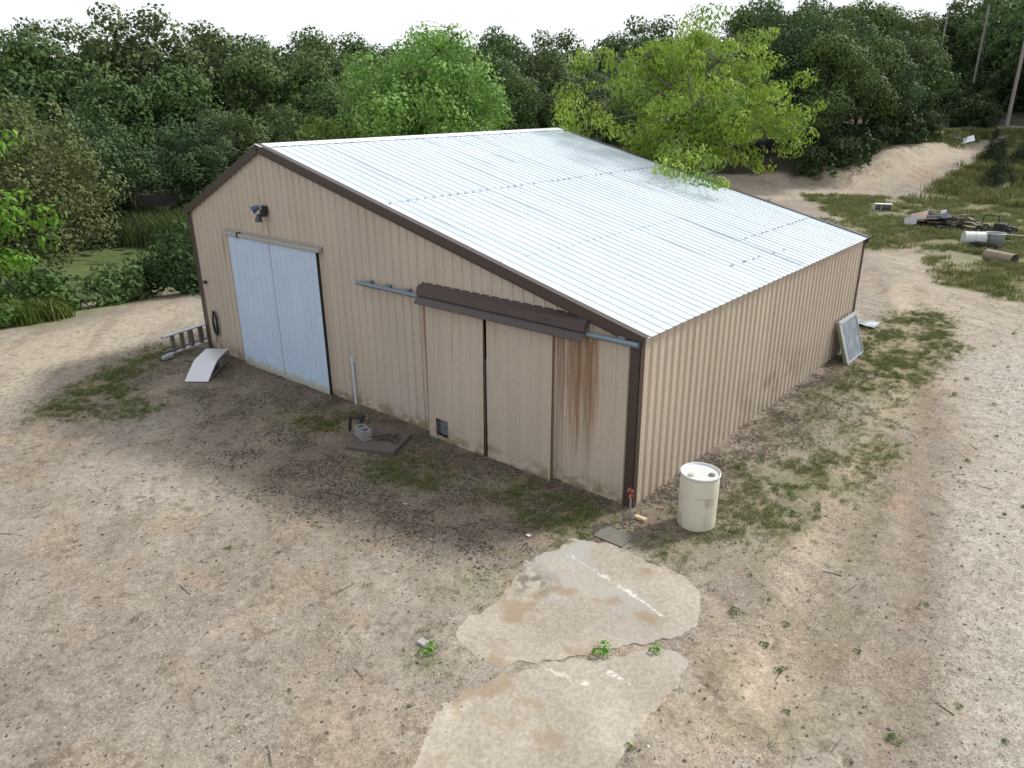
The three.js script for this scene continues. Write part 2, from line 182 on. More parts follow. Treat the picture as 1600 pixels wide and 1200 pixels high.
const sideMap = steelMap(2048, 512, [190, 175, 157], (u, v, o, B) => {
  const x = u * BL, y = v * 2.9, k = (fbm(x * 1.1 + 50, y * .5) - .5) * 16 + (vn(x * 9, y * .3) - .5) * 9 + (vn(x * 40, y * 22) - .5) * 7; let r = B[0] + k, g = B[1] + k, b = B[2] + k;
  const mild = Math.exp(-Math.pow((x - 5.6) / 1.9, 2) - Math.pow((y - .55) / .45, 2)) * sstep(.36, .62, fbm(x * 2.3, y * 3.1)) + .5 * sstep(.3, 0, y) * sstep(.4, .62, fbm(x * 5, y * 8)); r += (128 - r) * mild * .4; g += (119 - g) * mild * .4; b += (104 - b) * mild * .4;
  o[0] = r; o[1] = g; o[2] = b; });
const roofMap = steelMap(1024, 1024, [203, 213, 220], (u, v, o, B) => {
  const x = u * 10, y = v * 10.6, k = (fbm(x * .5, y * 1.4) - .5) * 16 + (vn(x * .6, y * 12) - .5) * 8 + (vn(x * 20, y * 20) - .5) * 5; let r = B[0] + k, g = B[1] + k, b = B[2] + k;
  const st = sstep(.62, .74, fbm(x * .35 + 4, y * 4.3)); r -= 18 * st; g -= 20 * st; b -= 22 * st; o[0] = r; o[1] = g; o[2] = b; });
const MT = {
  gable: new THREE.MeshStandardMaterial({ map: gableMap, roughness: .5, side: THREE.DoubleSide }), side: new THREE.MeshStandardMaterial({ map: sideMap, roughness: .48, side: THREE.DoubleSide }),
  roof: new THREE.MeshStandardMaterial({ map: roofMap, roughness: .42, side: THREE.DoubleSide }), cap: std('#e4e8ea', .4), brown: std([.062, .042, .037], .38), brownTop: std([.066, .049, .046], .34),
  white: new THREE.MeshStandardMaterial({ map: steelMap(512, 512, [186, 205, 226], (u, v, o, B) => { const k = (fbm(u * 6, v * 4) - .5) * 12 + (vn(u * 120, v * 60) - .5) * 7, d = sstep(.08, .0, v + .05 * (fbm(u * 20, v * 20) - .5)) * .7; o[0] = lerp(B[0] + k, 170, d); o[1] = lerp(B[1] + k, 160, d); o[2] = lerp(B[2] + k, 120, d); }), roughness: .45, side: THREE.DoubleSide }),
  galv: std([.36, .38, .39], .42, { metalness: .6 }), blueSteel: std([.2, .25, .3], .5, { metalness: .4 }), dark: std([.02, .02, .022], .6), screw: std([.16, .15, .14], .5), wood: std([.24, .16, .09], .85),
};
const barn = thing('barn', 'large beige ribbed steel barn with pale roof and brown trim', 'barn');
const OPEN = [[-11.1, -7.86, 3.1], [-4.38, -1.66, 2.55]]; // door openings in the front gable
function part(name, parent = barn) { const g = new THREE.Group(); g.name = name; parent.add(g); return g; }
{
  const front = part('front_gable_wall'), holesU = OPEN.flatMap(o => [o[0] + BW, o[1] + BW]);
  const span = u => { const x = u - BW, o = OPEN.find(q => x > q[0] && x < q[1]); return [[K(o ? o[2] : -.02), v => roofY(v - BW) - .03]]; };
  for (let k = 0; k * 4 * RIB < BW; k++) mesh('wall_sheet', sheet(k * 4 * RIB, Math.min(BW, (k + 1) * 4 * RIB), span, (u, v, o) => [u - BW, v, o], (u, v) => [u / BW, v / 5.3], [...holesU, BW + XR]), MT.gable, front);
  const rear = part('rear_gable_wall');
  for (let k = 0; k * 4 * RIB < BW; k++) mesh('wall_sheet', sheet(k * 4 * RIB, Math.min(BW, (k + 1) * 4 * RIB), () => [[K(-.02), v => roofY(v - BW) - .03]], (u, v, o) => [u - BW, v, -BL - o], (u, v) => [u / BW, v / 5.3], [BW + XR]), MT.side, rear);
  const right = part('right_side_wall');
  for (let k = 0; k * 4 * RIB < BL; k++) mesh('wall_sheet', sheet(k * 4 * RIB, Math.min(BL, (k + 1) * 4 * RIB), () => [[K(-.02), K(HE - .03)]], (u, v, o) => [o, v, -u], (u, v) => [u / BL, v / 2.9]), MT.side, right);
  const left = part('left_side_wall');
  for (let k = 0; k * 4 * RIB < BL; k++) mesh('wall_sheet', sheet(k * 4 * RIB, Math.min(BL, (k + 1) * 4 * RIB), () => [[K(-.02), K(HEL - .03)]], (u, v, o) => [-BW - o, v, -u], (u, v) => [u / BL, v / 2.9]), MT.side, left);
  // roof: ribbed sheets in overlapping courses
  const rr = part('right_roof_slope'), lr = part('left_roof_slope'), nr = new THREE.Vector2(HR - HE, -XR).normalize(), nl = new THREE.Vector2(-(HR - HEL), BW + XR).normalize();
  for (let k = 0; k * 4 * RIB < BL + .1; k++) { const u0 = k * 4 * RIB, u1 = Math.min(BL + .08, (k + 1) * 4 * RIB) + .012, cut = k < 7 ? -2.82 : -1.39, rows = [[XR, -5.76], [-5.76, cut], [cut, .09]];
    rows.forEach(([xa, xb], i) => { const lift = (2 - i) * .006 + (k % 2) * .004; mesh('roof_sheet', sheet(u0 - .04, u1 - .04, () => [[K(xa - (i ? .12 : 0)), K(xb)]], (u, v, o) => [v + nr.x * (o + lift), roofY(Math.min(v, 0)) + (v > 0 ? v * (HE - HR) / -XR : 0) + nr.y * (o + lift), -u], (u, v) => [v / 10, u / 10.6], [], .017), MT.roof, rr); });
    mesh('roof_sheet', sheet(u0 - .04, u1 - .04, () => [[K(-BW - .09), K(XR)]], (u, v, o) => [v + nl.x * o, roofY(Math.max(v, -BW)) + (v < -BW ? (v + BW) * (HR - HEL) / (BW + XR) : 0) + nl.y * (o + (k % 2) * .004), -u], (u, v) => [v / 10, u / 10.6], [], .022), MT.roof, lr); }
  const sl = (HE - HR) / -XR, sll = (HR - HEL) / (BW + XR);
  const cap = (name, x0, x1, s, d) => { const g = box(Math.hypot(x1 - x0, (x1 - x0) * s), .004, BL + .2); g.rotateZ(Math.atan(s)); g.translate((x0 + x1) / 2, HR + (x0 + x1 - 2 * XR) / 2 * s + d, -BL / 2); return g; };
  mesh('ridge_cap', merge([cap('', XR, XR + .24, sl, .034), cap('', XR - .24, XR, sll, .034)]), MT.cap, barn);
  mesh('ridge_closure', merge([cap('', XR + .2, XR + .215, sl, .018), cap('', XR - .215, XR - .2, sll, .018)]), MT.dark, barn);
  // rake trim: a fascia board of folded steel with a flange on the roof
  const rake = (z, out) => [[XR, .1, sl], [-BW - .1, XR, sll]].forEach(([x0, x1, s], i) => { const L = Math.hypot(x1 - x0, (x1 - x0) * s), yc = x => (i ? HR + (x - XR) * sll : HR + (x - XR) * sl), xm = (x0 + x1) / 2, a = Math.atan(s);
    const f = box(L, .17, .022, 0, -.055, 0), t = box(L, .006, .13, 0, .034, -out * .055), lip = box(L, .02, .03, 0, -.135, out * .008); const g = merge([f, t, lip]); g.rotateZ(a); g.translate(xm, yc(xm), z); mesh('rake_trim', g, MT.brown, barn); });
  rake(.06, 1); rake(-BL - .06, -1);
  const corner = (x, z, sx, sz, h) => mesh('corner_trim', merge([box(.16, h, .008, x - sx * .075, h / 2 - .02, z + sz * .026), box(.008, h, .1, x + sx * .026, h / 2 - .02, z - sz * .025)]), MT.brown, barn);
  corner(0, 0, 1, 1, HE - .03); corner(0, -BL, 1, -1, HE - .03); corner(-BW, 0, -1, 1, HEL - .03); corner(-BW, -BL, -1, -1, HEL - .03);
  mesh('eave_trim', box(.02, .07, BL, -.03, HE - .06, -BL / 2), MT.brown, barn);
  // screw rows: too small to pick apart
  const sc = [], S0 = new THREE.ConeGeometry(.009, .008, 5), face = (x, y, z, rx, rz) => { const g = S0.clone(); g.rotateX(rx); g.rotateZ(rz); g.translate(x, y, z); sc.push(g); };
  for (let x = -BW + RIB; x < -.2; x += RIB) for (const y of [.15, 1.05, 1.95, 2.85, 3.75, 4.6]) if (y < roofY(x) - .15 && !OPEN.some(o => x > o[0] - .3 && x < o[1] + .3 && y < o[2] + .3)) face(x - .065, y, .006, Math.PI / 2, 0);
  for (let z = RIB; z < BL; z += RIB) for (const y of [.15, 1.05, 1.95, 2.7]) face(.006, y, -z + .065, 0, -Math.PI / 2);
  const m = mesh('wall_screws', merge(sc), MT.screw, barn); m.userData.kind = 'stuff';
  const rs = [], r5 = rng(5); for (let z = RIB / 2; z < BL; z += RIB) for (const x of [-8.6, -7.2, -5.7, -4.3, -2.8, -1.39, -.3]) { const big = (x === -5.7 || x === -1.39 && z > 6.3) && r5() < .75; const g = box(big ? .05 : .012, .008, big ? .03 : .012); g.rotateZ(Math.atan(sl)); g.translate(x, roofY(x) + (big ? .016 : .03), -z + (big ? .09 : 0)); if (big || r5() < .5) rs.push(g); }
  for (const [x, z, w] of [[-.72, 4.55, .12], [-.7, 5.1, .14], [-.66, 5.45, .1], [-.68, 5.75, .07], [-.62, 6.4, .07], [-.6, 6.9, .07]]) { const g = box(.035, .012, w); g.rotateZ(Math.atan(sl)); g.translate(x, roofY(x) + .03, -z); rs.push(g); }
  mesh('roof_screws', merge(rs), std([.27, .27, .27], .5), barn).userData.kind = 'stuff';
  // white double door
  for (const [x0, x1] of [[-11.21, -9.5], [-9.485, -7.74]]) { const d = mesh('white_door_leaf', sheet(x0 + BW, x1 + BW, () => [[K(-.04), K(3.2)]], (u, v, o) => [u - BW, v, .085 + o], (u, v) => [u / 3, v / 3.2], [], .02), MT.white, barn);
    mesh('leaf_frame', merge([box(.03, 3.22, .05, x0 + .015, 1.59, .058), box(.03, 3.22, .05, x1 - .015, 1.59, .058), box(x1 - x0, .05, .045, (x0 + x1) / 2, 3.17, .055)]), MT.dark, d); }
  const trk = mesh('door_track', merge([rbox(3.84, .085, .1, -9.53, 3.235, .085, .02), box(3.84, .05, .012, -9.53, 3.3, .03)]), std([.36, .345, .31], .6), barn);
  mesh('track_bracket', rbox(.05, .13, .13, -10.72, 3.24, .085, .01), MT.dark, trk);
  // tan sliding doors under the brown hood
  const leaf = (x0, x1, z, lean, hatch, y1 = 2.62) => { const lo = v => -.03, ex = hatch ? [hatch[0] + BW, hatch[1] + BW] : [];
    const d = mesh('sliding_door_leaf', sheet(x0 + BW, x1 + BW, u => hatch && u > hatch[0] + BW && u < hatch[1] + BW ? [[lo, K(hatch[2])], [K(hatch[3]), K(y1)]] : [[lo, K(y1)]], (u, v, o) => [u - BW, v, z + o + lean * (1 - v / 2.6)], (u, v) => [(u + .02) / BW, v / 5.3], ex, .017), MT.gable, barn);
    for (const x of [x0 + .02, x1 - .02]) mesh('leaf_stile', box(.04, 2.6, .03, x, 1.29, z - .02), MT.wood, d); return d; };
  mesh('door_jamb', box(.1, 2.62, .03, -4.56, 1.29, .045), std([.27, .18, .115], .85), barn);
  const l0 = leaf(-4.5, -3.07, .1, .05, [-4.3, -3.99, .08, .42]); leaf(-2.99, -1.55, .1, .03);
  mesh('hatch_plate', box(.25, .36, .01, -4.18, .25, .06), std([.2, .23, .24], .5, { metalness: .3 }), l0); mesh('hatch_knob', cyl(.012, .012, .02, -4.13, .23, .07), MT.dark, l0);
  mesh('door_post', box(.07, 1.3, .05, -3.03, 1.2, .02), MT.white, barn);
  const hp = new THREE.Shape([[0.0, 3.01], [.17, 2.94], [.19, 2.8], [.155, 2.785], [.265, 2.665], [.262, 2.655], [.14, 2.775], [.14, 2.79], [.0, 2.98]].map(p => new THREE.Vector2(...p)));
  const hg = new THREE.ExtrudeGeometry(hp, { depth: 3.74, bevelEnabled: false }); hg.rotateY(Math.PI / 2); hg.scale(1, 1, -1); // profile z stays outward
  { const p = hg.attributes.position; for (let i = 0; i < p.count; i++) p.setZ(i, p.getZ(i)); const ix = hg.index; hg.translate(-4.63, 0, 0); hg.computeVertexNormals(); }
  const hood = mesh('track_hood', hg, MT.brownTop, barn);
  mesh('hood_splice', box(.16, .1, .006, -1.6, 2.85, .178), MT.brown, hood);
  const rail = (x0, x1) => { const g = cyl(.042, .042, x1 - x0, 0, 0, 0, 14); g.rotateZ(Math.PI / 2); g.translate((x0 + x1) / 2, 2.75, .11); const r = mesh('track_rail', g, MT.blueSteel, barn); return r; };
  const r0 = rail(-6.45, -4.62), r1 = rail(-.9, .02); for (const x of [-6.1, -5.55, -5]) mesh('rail_bracket', box(.12, .05, .1, x, 2.8, .05), MT.blueSteel, r0); mesh('rail_bracket', box(.12, .05, .1, -.28, 2.8, .05), MT.blueSteel, r1);
  // conduit riser, junction box, floodlight
  const cd = mesh('conduit', merge([cyl(.03, .03, 1.0, -6.88, .5, .06), rbox(.09, .12, .07, -6.88, 1.02, .06)]), std([.5, .56, .6], .5), barn);
  mesh('junction_box', rbox(.1, .07, .06, -12.75, 1.83, .05), MT.dark, barn);
  const fl = mesh('floodlight', merge([rbox(.16, .2, .06, -9.55, 3.9, .05), cyl(.02, .02, .14, -9.6, 3.84, .12)]), MT.dark, barn);
  const head = (x, y, z, rx, ry) => { const g = new THREE.CylinderGeometry(.04, .085, .17, 16); g.rotateX(rx); g.rotateY(ry); g.translate(x, y, z); return g; };
  mesh('lamp_head', head(-9.68, 3.94, .19, -1.1, -.5), std([.06, .1, .22], .4), fl); mesh('lamp_head', head(-9.63, 3.74, .17, -.3, .4), std([.05, .06, .08], .4), fl); mesh('motion_sensor', rbox(.09, .1, .08, -9.5, 3.82, .12), MT.dark, fl);
}

// ---------------------------------------------------------------- foliage
function leafGeo(cl, o, r, cols) { // cl: clumps [x,y,z,radius]; many small folded leaf faces
  const P = [], C = [], N = [], n = new THREE.Vector3(), a = new THREE.Vector3(), b = new THREE.Vector3(), c = new THREE.Vector3(), I = [];
  for (const [cx, cy, cz, cr] of cl) { const cc = cols[Math.floor(r() * cols.length)], num = Math.round(o.leaves * (cr / o.clumpR) ** 2);
    for (let k = 0; k < num; k++) { let x, y, z, q; do { x = r() * 2 - 1; y = r() * 2 - 1; z = r() * 2 - 1; q = x * x + y * y + z * z; } while (q > 1 || q < (o.shell ?? .25) * (y > -.3 ? 1 : .2));
      const fl = o.flat ?? .75; n.set(x + (r() - .5), y * .9 + .25 + (r() - .5), z + (r() - .5)).normalize();
      a.set(r() - .5, (r() - .5) * .6 - (o.droop ?? .2), r() - .5).addScaledVector(n, -a.dot(n)); a.addScaledVector(n, -a.dot(n)).normalize(); b.crossVectors(n, a);
      const s = o.size * (.6 + .8 * r()), w = s * (o.aspect ?? .5), px = cx + x * cr, py = cy + y * cr * fl, pz = cz + z * cr, base = P.length / 3;
      const put = (u, v, h) => P.push(px + a.x * u + b.x * v + n.x * h, py + a.y * u + b.y * v + n.y * h, pz + a.z * u + b.z * v + n.z * h);
      put(-s * .5, 0, 0); put(-.05 * s, w * .5, s * .08); put(s * .5, 0, -s * .1); put(-.05 * s, -w * .5, s * .08); I.push(base, base + 2, base + 1, base, base + 3, base + 2);
      const nn = [n.x * .4 + x * .6, n.y * .4 + (y * .75 + .15) * .6, n.z * .4 + z * .6], nl = Math.hypot(...nn) || 1; for (let m = 0; m < 4; m++) N.push(nn[0] / nl, nn[1] / nl, nn[2] / nl);
      const t = .82 + .36 * r(), hu = (r() - .5) * .16; for (let m = 0; m < 4; m++) C.push(cc[0] * t * (1 + hu), cc[1] * t, cc[2] * t * (1 - hu)); } }
  const g = new THREE.BufferGeometry(); g.setAttribute('position', new THREE.Float32BufferAttribute(P, 3)); g.setAttribute('color', new THREE.Float32BufferAttribute(C, 3)); g.setAttribute('normal', new THREE.Float32BufferAttribute(N, 3)); g.setIndex(I); return g;
}
const leafMat = tr => new THREE.MeshPhysicalMaterial({ vertexColors: true, roughness: .75, side: THREE.DoubleSide, transmission: tr, thickness: 0, specularIntensity: .35 });
const LM = { wood: leafMat(.3), bright: leafMat(.4) }, BARK = std([.075, .06, .048], .95), BARKG = std([.13, .115, .1], .95);
function treeParts(o) { // o: seed, h, rx, y0, y1, clumps, clumpR, leaves, size, cols, trunkR
  const r = rng(o.seed), cl = [], wood = [], yc = (o.y0 + o.y1) / 2, ry = (o.y1 - o.y0) / 2, lob = Array.from({ length: 9 }, () => [r() * 6.28, (r() - .35) * 1.6, .55 + .55 * r()]);
  const top = [(r() - .5) * o.rx * .3, o.y0 + (o.y1 - o.y0) * .72, (r() - .5) * o.rx * .3], tp = [[0, -.3, 0], [top[0] * .2 + (r() - .5) * .15, o.y0 * .6, top[2] * .2], [top[0] * .6, lerp(o.y0, top[1], .45), top[2] * .6], top];
  for (let i = 0; i < 3; i++) wood.push(limb(tp[i], tp[i + 1], o.trunkR * (1 - i * .3), o.trunkR * (.7 - i * .28), 8));
  const tips = []; for (let k = 0; k < (o.limbs ?? 9); k++) { const f = .25 + .75 * r(), s = f < .5 ? [lerp(tp[1][0], tp[2][0], f * 2), lerp(tp[1][1], tp[2][1], f * 2), lerp(tp[1][2], tp[2][2], f * 2)] : [lerp(tp[2][0], tp[3][0], f * 2 - 1), lerp(tp[2][1], tp[3][1], f * 2 - 1), lerp(tp[2][2], tp[3][2], f * 2 - 1)];
    const an = k * 2.4 + r(), R = o.rx * (.35 + .25 * r()), e = [Math.cos(an) * R, Math.min(o.y1 - .5, s[1] + (o.y1 - s[1]) * (.15 + .4 * r())), Math.sin(an) * R], m = [(s[0] + e[0]) / 2, (s[1] + e[1]) / 2 - .2 + .4 * r(), (s[2] + e[2]) / 2];
    wood.push(limb(s, m, o.trunkR * .4, o.trunkR * .24, 5), limb(m, e, o.trunkR * .24, o.trunkR * .1, 5)); tips.push(m, e); }
  for (let k = 0; k < o.clumps; k++) { const an = r() * 6.2832, up = r() * 2 - 1, ph = Math.sqrt(1 - up * up); let amp = .72; for (const [la, lu, lw] of lob) { const da = Math.cos(an - la) * ph * Math.sqrt(Math.max(0, 1 - lu * lu)) + up * lu; amp = Math.max(amp, .72 + (lw - .55) * sstep(.75, .97, da) * .9); }
    const q = Math.pow(r(), .38) * amp * (up < 0 ? 1 - .2 * -up : 1), cr = o.clumpR * (.6 + .7 * r()), c = [Math.cos(an) * ph * o.rx * q, yc + up * ry * q, Math.sin(an) * ph * o.rx * q, cr]; cl.push(c);
    if (k % (o.twigEvery ?? 3) === 0) { let b = tips[0], bd = 1e9; for (const t of tips) { const d = Math.hypot(t[0] - c[0], t[1] - c[1], t[2] - c[2]); if (d < bd) { bd = d; b = t; } } wood.push(limb(b, c, o.trunkR * .1, .008, 3)); } }
  for (const e of o.extra ?? []) { cl.push(e); wood.push(limb([e[0] * .35, e[1] + .3, e[2] * .35], e, .035, .008, 4)); }
  return [merge(wood), leafGeo(cl, o, r, o.cols)];
}
function tree(name, o, pos, turn, label, group, mat = LM.wood, bark = BARK) { const [w, l] = treeParts(o), g = thing(name, label, o.cat ?? 'tree', [pos[0], height(...pos), pos[1]], turn, group); mesh('trunk', w, bark, g); mesh('crown', l, mat, g); return g; }
function copyTree(p, pos, turn, s, label, group, sy = s) { const c = p.clone(); c.name = p.name.replace(/_\d+$/, ''); c.position.set(pos[0], height(...pos) - .05, pos[1]); c.rotation.y = turn; c.scale.set(s, sy, s); c.userData = { category: p.userData.category }; return tag(c, label, p.userData.category, group); }

const EXTRA = [[1.8, 4.45, 4.9, .38], [2.1, 4.35, 4.8, .36], [2.45, 4.3, 4.9, .34], [2.8, 4.2, 4.8, .34], [3.2, 4.1, 4.7, .32], [3.3, 4.05, 4.5, .3], [1.5, 4.7, 4.1, .42], [2, 4.6, 4, .42], [1.2, 4.9, 3.4, .5], [1.8, 4.7, 3.2, .5], [2.4, 4.5, 3.4, .45], [-.3, 5.2, 3.8, .4], [-1.2, 5.5, 3.3, .42]];
// the single trees round the barn
tree('walnut_tree', { seed: 21, h: 9, rx: 3.8, y0: 2.4, y1: 9, clumps: 320, extra: EXTRA, clumpR: .5, leaves: 105, size: .145, aspect: .36, droop: .5, shell: .05, cols: [[.28, .42, .055], [.25, .38, .055], [.33, .46, .065], [.2, .33, .055]], trunkR: .14, limbs: 16, twigEvery: 1, flat: .6 }, [-6.5, -13.6], 0, 'airy yellow green tree with drooping leaves overhanging the rear of the barn roof', null, LM.bright, BARKG);
tree('maple_tree', { seed: 34, h: 10, rx: 5, y0: 1.5, y1: 10.4, clumps: 190, clumpR: .95, leaves: 215, size: .155, aspect: .7, shell: .4, cols: [[.2, .36, .08], [.23, .4, .085], [.17, .31, .075]], trunkR: .22 }, [-21.5, -16.1], 1, 'full rounded light green tree rising behind the barn ridge', null, LM.bright);
tree('sapling_tree', { seed: 35, h: 7, rx: 1.9, y0: 1.5, y1: 6.6, clumps: 70, clumpR: .6, leaves: 65, size: .2, aspect: .7, shell: .4, cols: [[.16, .25, .045], [.18, .27, .05]], trunkR: .1 }, [-23.4, -12.6], 1, 'small yellow green tree just left of the rounded light green tree', null, LM.bright);
tree('young_tree', { seed: 36, h: 6.4, rx: 1.1, y0: 2, y1: 6.3, clumps: 34, clumpR: .45, leaves: 40, size: .22, aspect: .4, cols: [[.1, .16, .05]], trunkR: .06 }, [-27.6, -12.9], 1, 'thin pale young tree poking up beyond the left end of the ridge');
tree('oak_tree', { seed: 37, h: 8, rx: 4.6, y0: -.2, y1: 8.4, clumps: 170, clumpR: .9, leaves: 190, size: .145, aspect: .6, shell: .4, cols: [[.13, .155, .055], [.15, .175, .065], [.115, .145, .055]], trunkR: .24 }, [-26.6, 0.2], .4, 'large olive green tree leaning over the pond at the left');
tree('locust_tree', { seed: 38, h: 6.5, rx: 3.1, y0: .3, y1: 7, clumps: 130, clumpR: .5, leaves: 70, size: .2, aspect: .5, droop: .5, cols: [[.14, .29, .03], [.17, .33, .035]], trunkR: .12 }, [-20.9, 3.6], 0, 'bright green leafy tree cut by the left edge of the picture', null, LM.bright);
const shrubO = { seed: 51, h: 2.6, rx: 1.6, y0: -.7, y1: 2.7, clumps: 60, clumpR: .5, leaves: 60, size: .17, aspect: .6, cols: [[.05, .1, .03], [.06, .115, .035]], trunkR: .05, limbs: 6, cat: 'shrub' };
tree('shrub', shrubO, [-20, -3.3], 0, 'dark green rounded shrub beside the left rear corner of the barn');
tree('shrub', { ...shrubO, seed: 52, rx: 1, y1: 1.5, clumps: 34, clumpR: .36, cols: [[.12, .2, .06], [.14, .23, .08]] }, [-21, -.9], 0, 'low pale green shrub on the pond bank left of the dark shrub', null, LM.bright);
tree('shrub', { ...shrubO, seed: 53, rx: 1.1, y1: 1.4, clumps: 30, clumpR: .4, cols: [[.09, .17, .04]] }, [-21.2, .9], 0, 'low leafy shrub on the pond bank below the olive tree');
tree('shrub', { ...shrubO, seed: 54, rx: 1.3, y1: 1.3, clumps: 36, clumpR: .42, cols: [[.1, .2, .04]] }, [-20.6, 3.2], 0, 'leafy green shrub under the bright tree at the left edge', null, LM.bright);

tree('shrub', { ...shrubO, seed: 55, rx: 1.5, y1: 2, clumps: 44, cols: [[.07, .125, .04]] }, [-22.6, 1.4], 0, 'dark leafy shrub between the olive tree and the weeds');
tree('shrub', { ...shrubO, seed: 56, rx: 1.1, y1: 1.6, clumps: 30, cols: [[.06, .115, .035]] }, [-21.6, -2.2], 0, 'small dark shrub against the left side of the rounded dark shrub');
// the wood: a few kinds of tree, each placed as its own copy
const GC = [[[.085, .15, .045], [.095, .165, .048], [.076, .135, .044]], [[.105, .165, .05], [.12, .18, .055]], [[.075, .13, .05], [.085, .145, .054]], [[.12, .165, .058], [.105, .15, .054]]];
const protoO = (i, q) => ({ seed: 100 + i * 7, h: 10, rx: [3.1, 2.7, 3.5, 2.9, 3.2][i], y0: [.8, 1, .5, 1.6, .9][i], y1: 10, clumps: [86, 78, 96, 76, 88][i], clumpR: 1, leaves: [165, 112, 58][q], size: [.19, .235, .33][q], aspect: .8, shell: .3, cols: GC[i % 4], trunkR: .17, limbs: 7, twigEvery: 5 });
const protos = []; const fr = rng(404);
const rows = [ // [points of a line through the wood, spacing, height from, to, label, group]
  [[[-39, 4], [-39, -3], [-38.5, -9], [-37.5, -14], [-39, -20], [-40, -25]], 4, 7, 8.6, 'front'], [[[-40, -25], [-34, -37], [-27, -44], [-18.6, -47]], 4.4, 8, 9.6, 'barnback'],
  [[[-45, 4], [-45, -8], [-44.5, -18], [-43, -29], [-36, -43], [-28, -51], [-19, -53]], 4.8, 9.5, 12, 'second'], [[[-53, 2], [-53, -12], [-51, -26], [-46, -40], [-36, -53], [-22, -62]], 4.2, 11, 14, 'deep'], [[[-64, -2], [-63, -20], [-58, -40], [-46, -58], [-32, -70], [-20, -78]], 4.4, 11.5, 15, 'deep'],
  [[[-13.2, -44.6], [-12.4, -50], [-12, -56], [-13, -64]], 3.4, 9.2, 10.8, 'right'], [[[-17, -48], [-16.5, -56], [-16.6, -64], [-18.4, -74]], 4.2, 11.4, 13, 'right2'], [[[-22, -54], [-22, -66], [-25, -84]], 5, 12, 14, 'deep'],
  [[[1, -76], [-3.5, -80], [-7.1, -88], [-10, -97], [-15, -112], [-20, -134]], 4.4, 11.5, 13.5, 'hill'], [[[6, -84], [-2, -92], [-6, -102], [-12, -117], [-20, -140]], 5, 12.5, 14.5, 'hill'], [[[-25, -104], [-30, -116], [-38, -128]], 6, 10, 12.5, 'hill'], [[[-52, -140], [-40, -147], [-26, -150], [-14, -146], [0, -130]], 5, 12.5, 14.5, 'hill']];
const LBL = { front: n => `dark green edge tree beyond the pond, ${n} from the left`, barnback: n => `edge tree of the wood behind the barn, ${n} from the left`, right: n => `edge tree of the wood by the dirt bank, ${n} from the barn`, second: () => 'tall green tree in the second row of the wood behind the edge trees', deep: () => 'tall tree deep in the wood whose top makes the skyline', right2: () => 'tall full tree of the right hand wood behind its edge trees', hill: () => 'tree on the far hillside behind the utility poles' };
const GRP = { front: 'trees beyond the pond', barnback: 'trees behind the barn', right: 'trees beside the dirt bank', second: 'second row of the wood', deep: 'trees deep in the wood', right2: 'tall trees of the right hand wood', hill: 'trees on the far hillside' };
const ORD = ['first', 'second', 'third', 'fourth', 'fifth', 'sixth', 'seventh', 'eighth', 'ninth', 'tenth', 'eleventh', 'twelfth'];
for (const [L, sp, h0, h1, kind] of rows) { const pts = new THREE.CatmullRomCurve3(L.map(p => new THREE.Vector3(p[0], 0, p[1]))), N = Math.max(2, Math.round(pts.getLength() / sp));
  for (let k = 0; k <= N; k++) { const q = pts.getPointAt(k / N), pos = [q.x + (fr() - .5) * 1.8, q.z + (fr() - .5) * 1.8], i = Math.floor(fr() * 5), hh = .9 * lerp(h0, h1, fr()) * (q.x < -42 ? lerp(.66, 1, sstep(4, -16, q.z)) : 1), s = hh / 10 * (kind === 'front' ? 1.05 : 1), turn = fr() * 6.28, label = LBL[kind](ORD[k]);
    const q3 = kind === 'hill' ? 2 : kind === 'second' || kind === 'deep' ? 1 : 0, pk = i + q3 * 5;
    if (!protos[pk]) { const g = tree('forest_tree', protoO(i, q3), pos, turn, label, GRP[kind]); g.scale.set(s, hh / 10, s); protos[pk] = g; } else copyTree(protos[pk], pos, turn, s, label, GRP[kind], hh / 10); } }
// undergrowth along the wood
const brushP = [tree('undergrowth_shrub', { ...shrubO, seed: 61, clumps: 46, leaves: 44, size: .24, cols: [[.05, .085, .028], [.065, .1, .034]] }, [-13, -43.6], 0, 'bushy undergrowth shrub at the foot of the right hand wood', 'undergrowth by the bank')];
const put = (L, n, s0, s1, jit, label, group) => { const c = new THREE.CatmullRomCurve3(L.map(p => new THREE.Vector3(p[0], 0, p[1]))); for (let k = 0; k < n; k++) { const q = c.getPointAt(clamp((k + fr()) / n)); copyTree(brushP[0], [q.x + (fr() - .5) * jit, q.z + (fr() - .5) * jit], fr() * 6.28, lerp(s0, s1, fr()), label, group); } };
put([[-12.6, -44.5], [-11.4, -50], [-10.8, -57], [-10.4, -64]], 12, .7, 1.2, 1.2, 'bushy undergrowth shrub at the foot of the right hand wood', 'undergrowth by the bank');
put([[-37, 2], [-37.5, -8], [-37, -15], [-38.5, -22]], 20, .7, 1.2, 2, 'low dark shrub under the trees beyond the pond', 'undergrowth beyond the pond');
put([[-9.6, -68], [-9, -76], [-11, -84], [-16, -96], [-20, -108]], 18, .7, 1.3, 5, 'scrubby shrub on the slope below the utility poles', 'scrub on the slope');
put([[-3, -66], [2, -64], [8, -62]], 10, .5, 1.1, 6, 'scrubby shrub on the bank at the right edge', 'scrub at the right edge');
put([[2, -75], [-4, -79], [-7.6, -87], [-11, -96], [-15, -110], [-19, -132]], 26, 1.2, 2, 3, 'leafy shrub under the hillside trees by the utility poles', 'shrubs under the hillside trees');
put([[-22, -96], [-27, -106], [-33, -120], [-39, -134]], 14, 1.2, 2, 3, 'leafy shrub at the wood edge left of the farthest pole', 'shrubs left of the farthest pole');
